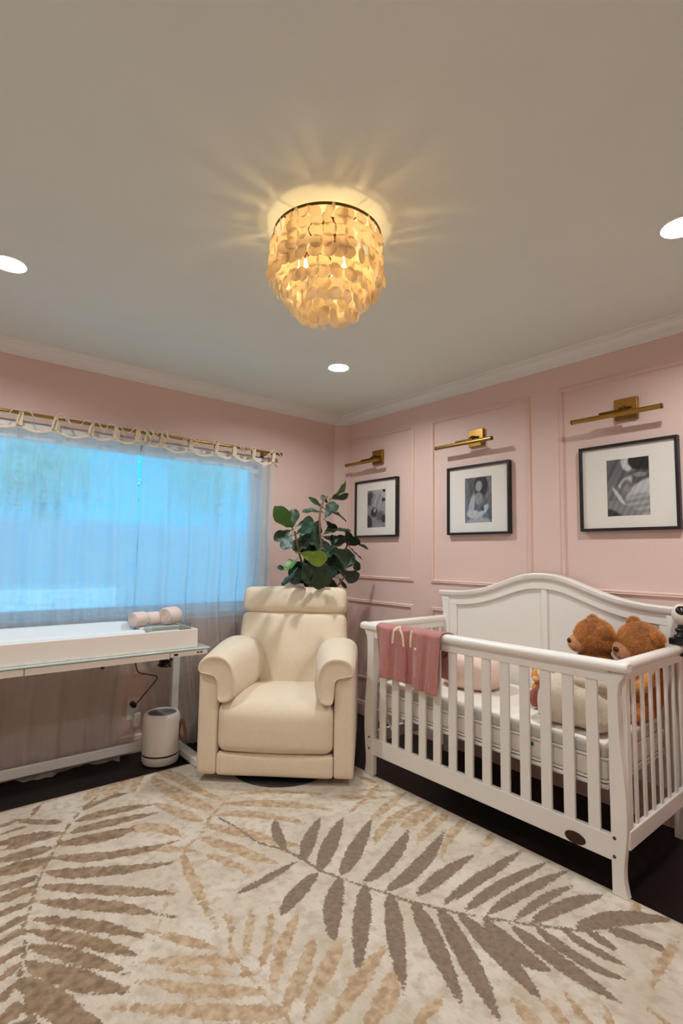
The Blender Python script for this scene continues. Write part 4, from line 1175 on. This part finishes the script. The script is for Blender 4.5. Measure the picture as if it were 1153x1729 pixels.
# plush bears
def bear(name, label, c, head_rot, scale, seat, lean=0):
    """sitting plush bear; c = head centre"""
    t = T(name, label, 'plush toy', (c[0], c[1], seat), group='brown plush bears in the crib corner')
    M = Matrix.Translation(c) @ head_rot
    def pt(v): return M @ Vector([a*scale for a in v])
    hr = head_rot.to_3x3()
    def fuzzy(mb, amp, fr_=38):
        vs = []
        for v in mb.v:
            p = Vector(v); n = mnoise.noise_vector(p*fr_); n2 = mnoise.noise_vector(p*fr_*2.6)
            vs.append(tuple(p+n*amp+n2*amp*.6))
        mb.v = vs
        rg = random.Random(len(vs)); L_ = amp*2.7
        cen = sum((Vector(v) for v in vs), Vector())/len(vs)
        for f in list(mb.f):
            if len(f) > 4: continue
            P = [Vector(vs[i]) for i in f]; n_ = (P[1]-P[0]).cross(P[2]-P[0])
            if n_.length < 1e-9: continue
            ar_ = n_.length; n_.normalize()
            q0 = sum(P, Vector())/len(P)
            if n_.dot(q0-cen) < 0: n_ = -n_
            for _k in range(min(14, 1+int(ar_/4e-6))):
                a_ = rg.random(); b_ = rg.random(); q = (P[0]*(1-a_)+P[1]*a_)*(1-b_)+(P[3 % len(P)]*(1-a_)+P[2]*a_)*b_
                d_ = (n_+Vector((rg.gauss(0, .45), rg.gauss(0, .45), rg.gauss(-.35, .4)))).normalized(); w_ = d_.orthogonal().normalized()*.0011
                mb.add([q-w_, q+w_, q+d_*L_*rg.uniform(.6, 1.2)], [(0, 1, 2)])
        return mb
    h = MB().ball(pt((0, 0, 0)), tuple(scale*a for a in (.098, .104, .094)), 56, 40, rot=hr)
    t.p('head', fuzzy(h, .006), FUR, ang=180)
    mz = MB().ball(pt((.094, 0, -.026)), tuple(scale*a for a in (.048, .056, .044)), 32, 22, rot=hr)
    mu = t.p('muzzle', fuzzy(mz, .003), FURT, 'lighter tan muzzle', ang=180)
    t.p('nose', MB().ball(pt((.139, 0, -.004)), tuple(scale*a for a in (.011, .018, .013)), 14, 10, rot=hr), NOSE, parent=mu, ang=180)
    for s in (-1, 1):
        e = MB().ball(pt((-.030, s*.088, .056)), tuple(scale*a for a in (.030, .018, .036)), 28, 20, rot=hr)
        t.p('ear', fuzzy(e, .005), FUR, ang=180)
        t.p('eye', MB().ball(pt((.088, s*.038, .020)), .0065*scale, 10, 8), NOSE, ang=180)
    rz = (c[2]-seat-.03)/2; bc = Vector((c[0], c[1], seat+rz+.004))
    bd = MB().ball(tuple(bc), (.095*scale, .10*scale, rz), 44, 30)
    t.p('body', fuzzy(bd, .006), FUR, ang=180)
    f = Vector((head_rot @ Vector((1, 0, 0))).xyz); f.z = 0; f.normalize(); sd = Vector((-f.y, f.x, 0))
    for s in (-1, 1):
        l = MB().tube([bc+sd*s*.05*scale+Vector((0, 0, -rz+.05*scale)), bc+f*.06*scale+sd*s*.06*scale+Vector((0, 0, -rz+.05*scale)), bc+f*.095*scale+sd*s*.065*scale+Vector((0, 0, -rz+.05*scale)), bc+f*.115*scale+sd*s*.065*scale+Vector((0, 0, -rz+.058*scale))], [.04*scale, .045*scale, .046*scale, .03*scale], 20)
        t.p('leg', fuzzy(l, .004), FUR, ang=180)
        a = MB().tube([bc+sd*s*.075*scale+Vector((0, 0, .075))*scale, bc+sd*s*.105*scale+f*.04*scale+Vector((0, 0, .03))*scale, bc+sd*s*.09*scale+f*.085*scale+Vector((0, 0, -.01))*scale, bc+sd*s*.085*scale+f*.10*scale+Vector((0, 0, -.015))*scale], [.028*scale, .034*scale, .032*scale, .018*scale], 18)
        t.p('arm', fuzzy(a, .004), FUR, ang=180)
    return t
def hrot(yaw, pitch, roll): return Matrix.Rotation(R(yaw), 4, 'Z') @ Matrix.Rotation(R(pitch), 4, 'Y') @ Matrix.Rotation(R(roll), 4, 'X')
bear('teddy_bear', 'brown teddy bear in profile, its snout towards the crib centre', (2.59, 1.178, .884), hrot(134, 8, -12), .86, .532)
bear('teddy_bear', 'brown teddy bear with lowered head in the right corner of the crib', (2.635, .990, .880), hrot(146, 14, -20), .88, .532)
# small amber toy at the far end of the mauve blanket
st_ = T('small_plush', 'small amber plush toy beside the mauve blanket in the crib', 'plush toy', (2.47, 1.40, .535))
st_.p('body', MB().ball((2.50, 1.415, .592), (.045, .04, .055), 20, 14), FUR, ang=180)
st_.p('head', MB().ball((2.49, 1.415, .67), (.04, .038, .038), 20, 14), FUR, ang=180)
st_.p('muzzle', MB().ball((2.452, 1.41, .66), (.017, .02, .015), 12, 8), FURT, ang=180)
for s in (-1, 1): st_.p('ear', MB().ball((2.50, 1.415+s*.032, .70), (.008, .014, .014), 12, 8), FUR, ang=180)

# pink knit blanket over the front rail
kb = T('knit_baby_blanket', 'dusty pink knit blanket with cream letters draped over the front crib rail', 'blanket', (2.12, 1.93, .878))
def bsurf(u, s):
    """u along the rail (0 left .. 1 right), s arc position: 0 = front hem, 1 = rail top, 2 = inside hem"""
    y = 2.168+(1.705-2.168)*u
    if s <= 1:
        zf = .583+(.0 if u < .92 else 0)+.012*math.sin(u*5); z = zf+(.878-zf)*s; hang = 1-s
    else:
        zb = .635; z = .878+(zb-.878)*(s-1); hang = s-1
    fold = .012*math.sin(u*24+.8)+.009*math.sin(u*11+2)+.003*math.sin(u*49)
    if s <= 1:
        x = 2.0785-.007-hang*.002+fold*min(1, hang*1.5+.12)
        y += .012*math.sin(u*9)*hang+(.0 if u < .5 else .012*hang)+(-.02*hang if u < .05 else 0)
        if s > .94:
            k = (s-.94)/.06; a = k*PI/2; x = 2.0785-.007+.042*(1-math.cos(a))*1.0; z = .8562+.0225*math.sin(a)
    else:
        x = 2.168+.002+fold*.6*min(1, hang*1.5)
        y -= .026
        if s < 1.12:
            k = (s-1)/.12; a = k*PI/2; x = 2.1135+.0565*math.sin(a); z = .8537+.025*math.cos(a); y += .026*(1-k)
    return Vector((x, y, z))
nu, nv = 110, 90
grid = [[bsurf(i/nu, 2*j/nv) for i in range(nu+1)] for j in range(nv+1)]
vs = [p for r_ in grid for p in r_]; fs = []
for j in range(nv):
    for i in range(nu): a = j*(nu+1)+i; fs.append((a, a+1, a+nu+2, a+nu+1))
th = .0045
def nrm(j, i):
    a = grid[j][min(i+1, nu)]-grid[j][max(i-1, 0)]; b = grid[min(j+1, nv)][i]-grid[max(j-1, 0)][i]; n = a.cross(b)
    return n.normalized() if n.length else Vector((1, 0, 0))
outv = []; inv = []
for j in range(nv+1):
    s = 2*j/nv
    for i in range(nu+1):
        n = nrm(j, i); u = i/nu
        if n.x > 0 and s < 1: n = -n
        rib = .0045*max(0, math.sin(u*2*PI*22)) if (s < .2) else .0008*math.sin(u*2*PI*60)
        p = grid[j][i]; outv.append(p+n*(th*.5+rib) if s < .95 else p+n*th*.5*(1 if n.z > 0 or s > 1.1 else 1)); inv.append(p-n*th*.5)
n0 = len(outv)
fs2 = fs+[tuple(x+n0 for x in f[::-1]) for f in fs]
bd_ = [i for i in range(nu+1)]+[j*(nu+1)+nu for j in range(1, nv+1)]+[nv*(nu+1)+i for i in range(nu-1, -1, -1)]+[j*(nu+1) for j in range(nv-1, 0, -1)]
for a, b in zip(bd_, bd_[1:]+bd_[:1]): fs2.append((a, a+n0, b+n0, b))
kb.p('knit_panel', MB().add(outv+inv, fs2), KNITP, ang=180, fixn=True)
def strip(pts2, w, name='letter'):
    P = []
    for (y, z) in pts2:
        u = (2.168-y)/(2.168-1.705); s = max(0, min(.985, (z-.583)/(.878-.583))); q = bsurf(u, s); P.append(Vector((q.x-.0065, q.y, q.z)))
    P = smoothpts(P, 4)
    return MB().tube(P, w, 8, flat=.35, up=(1, 0, 0))
kb.p('letter', strip([(2.030, .782), (2.026, .83), (2.016, .862), (1.995, .872), (1.975, .864), (1.958, .842), (1.952, .81), (1.950, .778)], .0085), KNITC, 'cream arched letter n')
kb.p('letter', strip([(1.897, .868), (1.902, .83), (1.910, .780)], .0085), KNITC, 'cream upright stroke letter')
kb.p('letter', strip([(1.866, .783), (1.848, .779)], .006), KNITC, 'cream dot')

# baby monitor camera clamped on the corner
mc = T('baby_monitor_camera', 'white and black baby monitor camera clamped on the crib corner at the right edge', 'camera', (2.742, .862, .90))
hx, hy, hz = 2.742, .855, 1.012
mc.p('camera_head', MB().ball((hx, hy, hz), (.036, .036, .048), 28, 20), PURW, ang=180)
fd = Vector((-.86, -.5, .1)).normalized()
mc.p('camera_face', MB().ball(tuple(Vector((hx, hy, hz+.014))+fd*.0145), (.026, .026, .026), 24, 16), HOLE, 'glossy black face', ang=180)
mc.p('lens', MB().ball(tuple(Vector((hx, hy, hz+.018))+fd*.038), .007, 14, 10), GRILLE, ang=180)
mc.p('neck', MB().tube([(hx, hy, hz-.046), (hx, hy, .945), (hx-.004, hy, .92)], [.012, .014, .018], 12), BLACK)
gr = MB().ball((hx-.004, hy+.004, .942), (.020, .020, .012), 14, 8).ball((hx-.006, hy+.006, .914), (.024, .022, .012), 14, 8)
gr.box(hx-.022, hx+.022, .842, .90, .8765, .905)
gr.tube([(hx+.0, .842, .89), (hx-.01, .832, .87), (hx-.014, .836, .845), (hx-.014, .855, .828)], .007)
mc.p('clamp', gr, BLACK, bevel=.002)

# ------------------------------------------------------------------ light from outside
wd = bpy.data.worlds.new('sky'); bpy.context.scene.world = wd; wd.use_nodes = True
nt = wd.node_tree; bg = nt.nodes['Background']; bg.inputs['Color'].default_value = s2l(SKYC); bg.inputs['Strength'].default_value = SKY
sl = bpy.data.lights.new('sun', 'SUN'); sl.energy = SUN; sl.angle = R(.6); sl.color = (.48, .82, 1.0)
so = bpy.data.objects.new('sun', sl); C.objects.link(so); so.rotation_euler = (R(38), 0, R(-25))
pl_ = bpy.data.lights.new('window_portal', 'AREA'); pl_.shape = 'RECTANGLE'; pl_.size = WX1-WX0; pl_.size_y = WZ1-WZ0
try: pl_.cycles.is_portal = True
except Exception: pass
po = bpy.data.objects.new('window_portal', pl_); C.objects.link(po); po.location = ((WX0+WX1)/2, YW+.14, (WZ0+WZ1)/2); po.rotation_euler = (R(-90), 0, 0)

# ------------------------------------------------------------------ camera
cd = bpy.data.cameras.new('camera'); cam = bpy.data.objects.new('camera', cd); C.objects.link(cam)
pitch, roll_, yaw = .0834778, .0144136, .694379
fw = Vector((math.sin(yaw)*math.cos(pitch), math.cos(yaw)*math.cos(pitch), math.sin(pitch)))
r0 = Vector((math.cos(yaw), -math.sin(yaw), 0)); u0 = r0.cross(fw)
rr_ = r0*math.cos(roll_)+u0*math.sin(roll_); uu_ = -r0*math.sin(roll_)+u0*math.cos(roll_)
M = Matrix.Identity(4)
for i in range(3): M[i][0] = rr_[i]; M[i][1] = uu_[i]; M[i][2] = -fw[i]
M[2][3] = 1.26
cam.matrix_world = M
cd.sensor_fit = 'HORIZONTAL'; cd.sensor_width = 36; cd.lens = 877.4/1153*36; cd.clip_start = .02
sc = bpy.context.scene; sc.camera = cam
sc.view_settings.view_transform = 'Standard'; sc.view_settings.look = 'None'; sc.view_settings.gamma = 1; sc.view_settings.exposure = EXPO
sc.view_settings.use_curve_mapping = False
cy = sc.cycles; cy.use_denoising = True; cy.max_bounces = 10; cy.diffuse_bounces = 5; cy.transmission_bounces = 6; cy.transparent_max_bounces = 16; cy.glossy_bounces = 4
cy.sample_clamp_indirect = 4; cy.caustics_reflective = False; cy.caustics_refractive = False
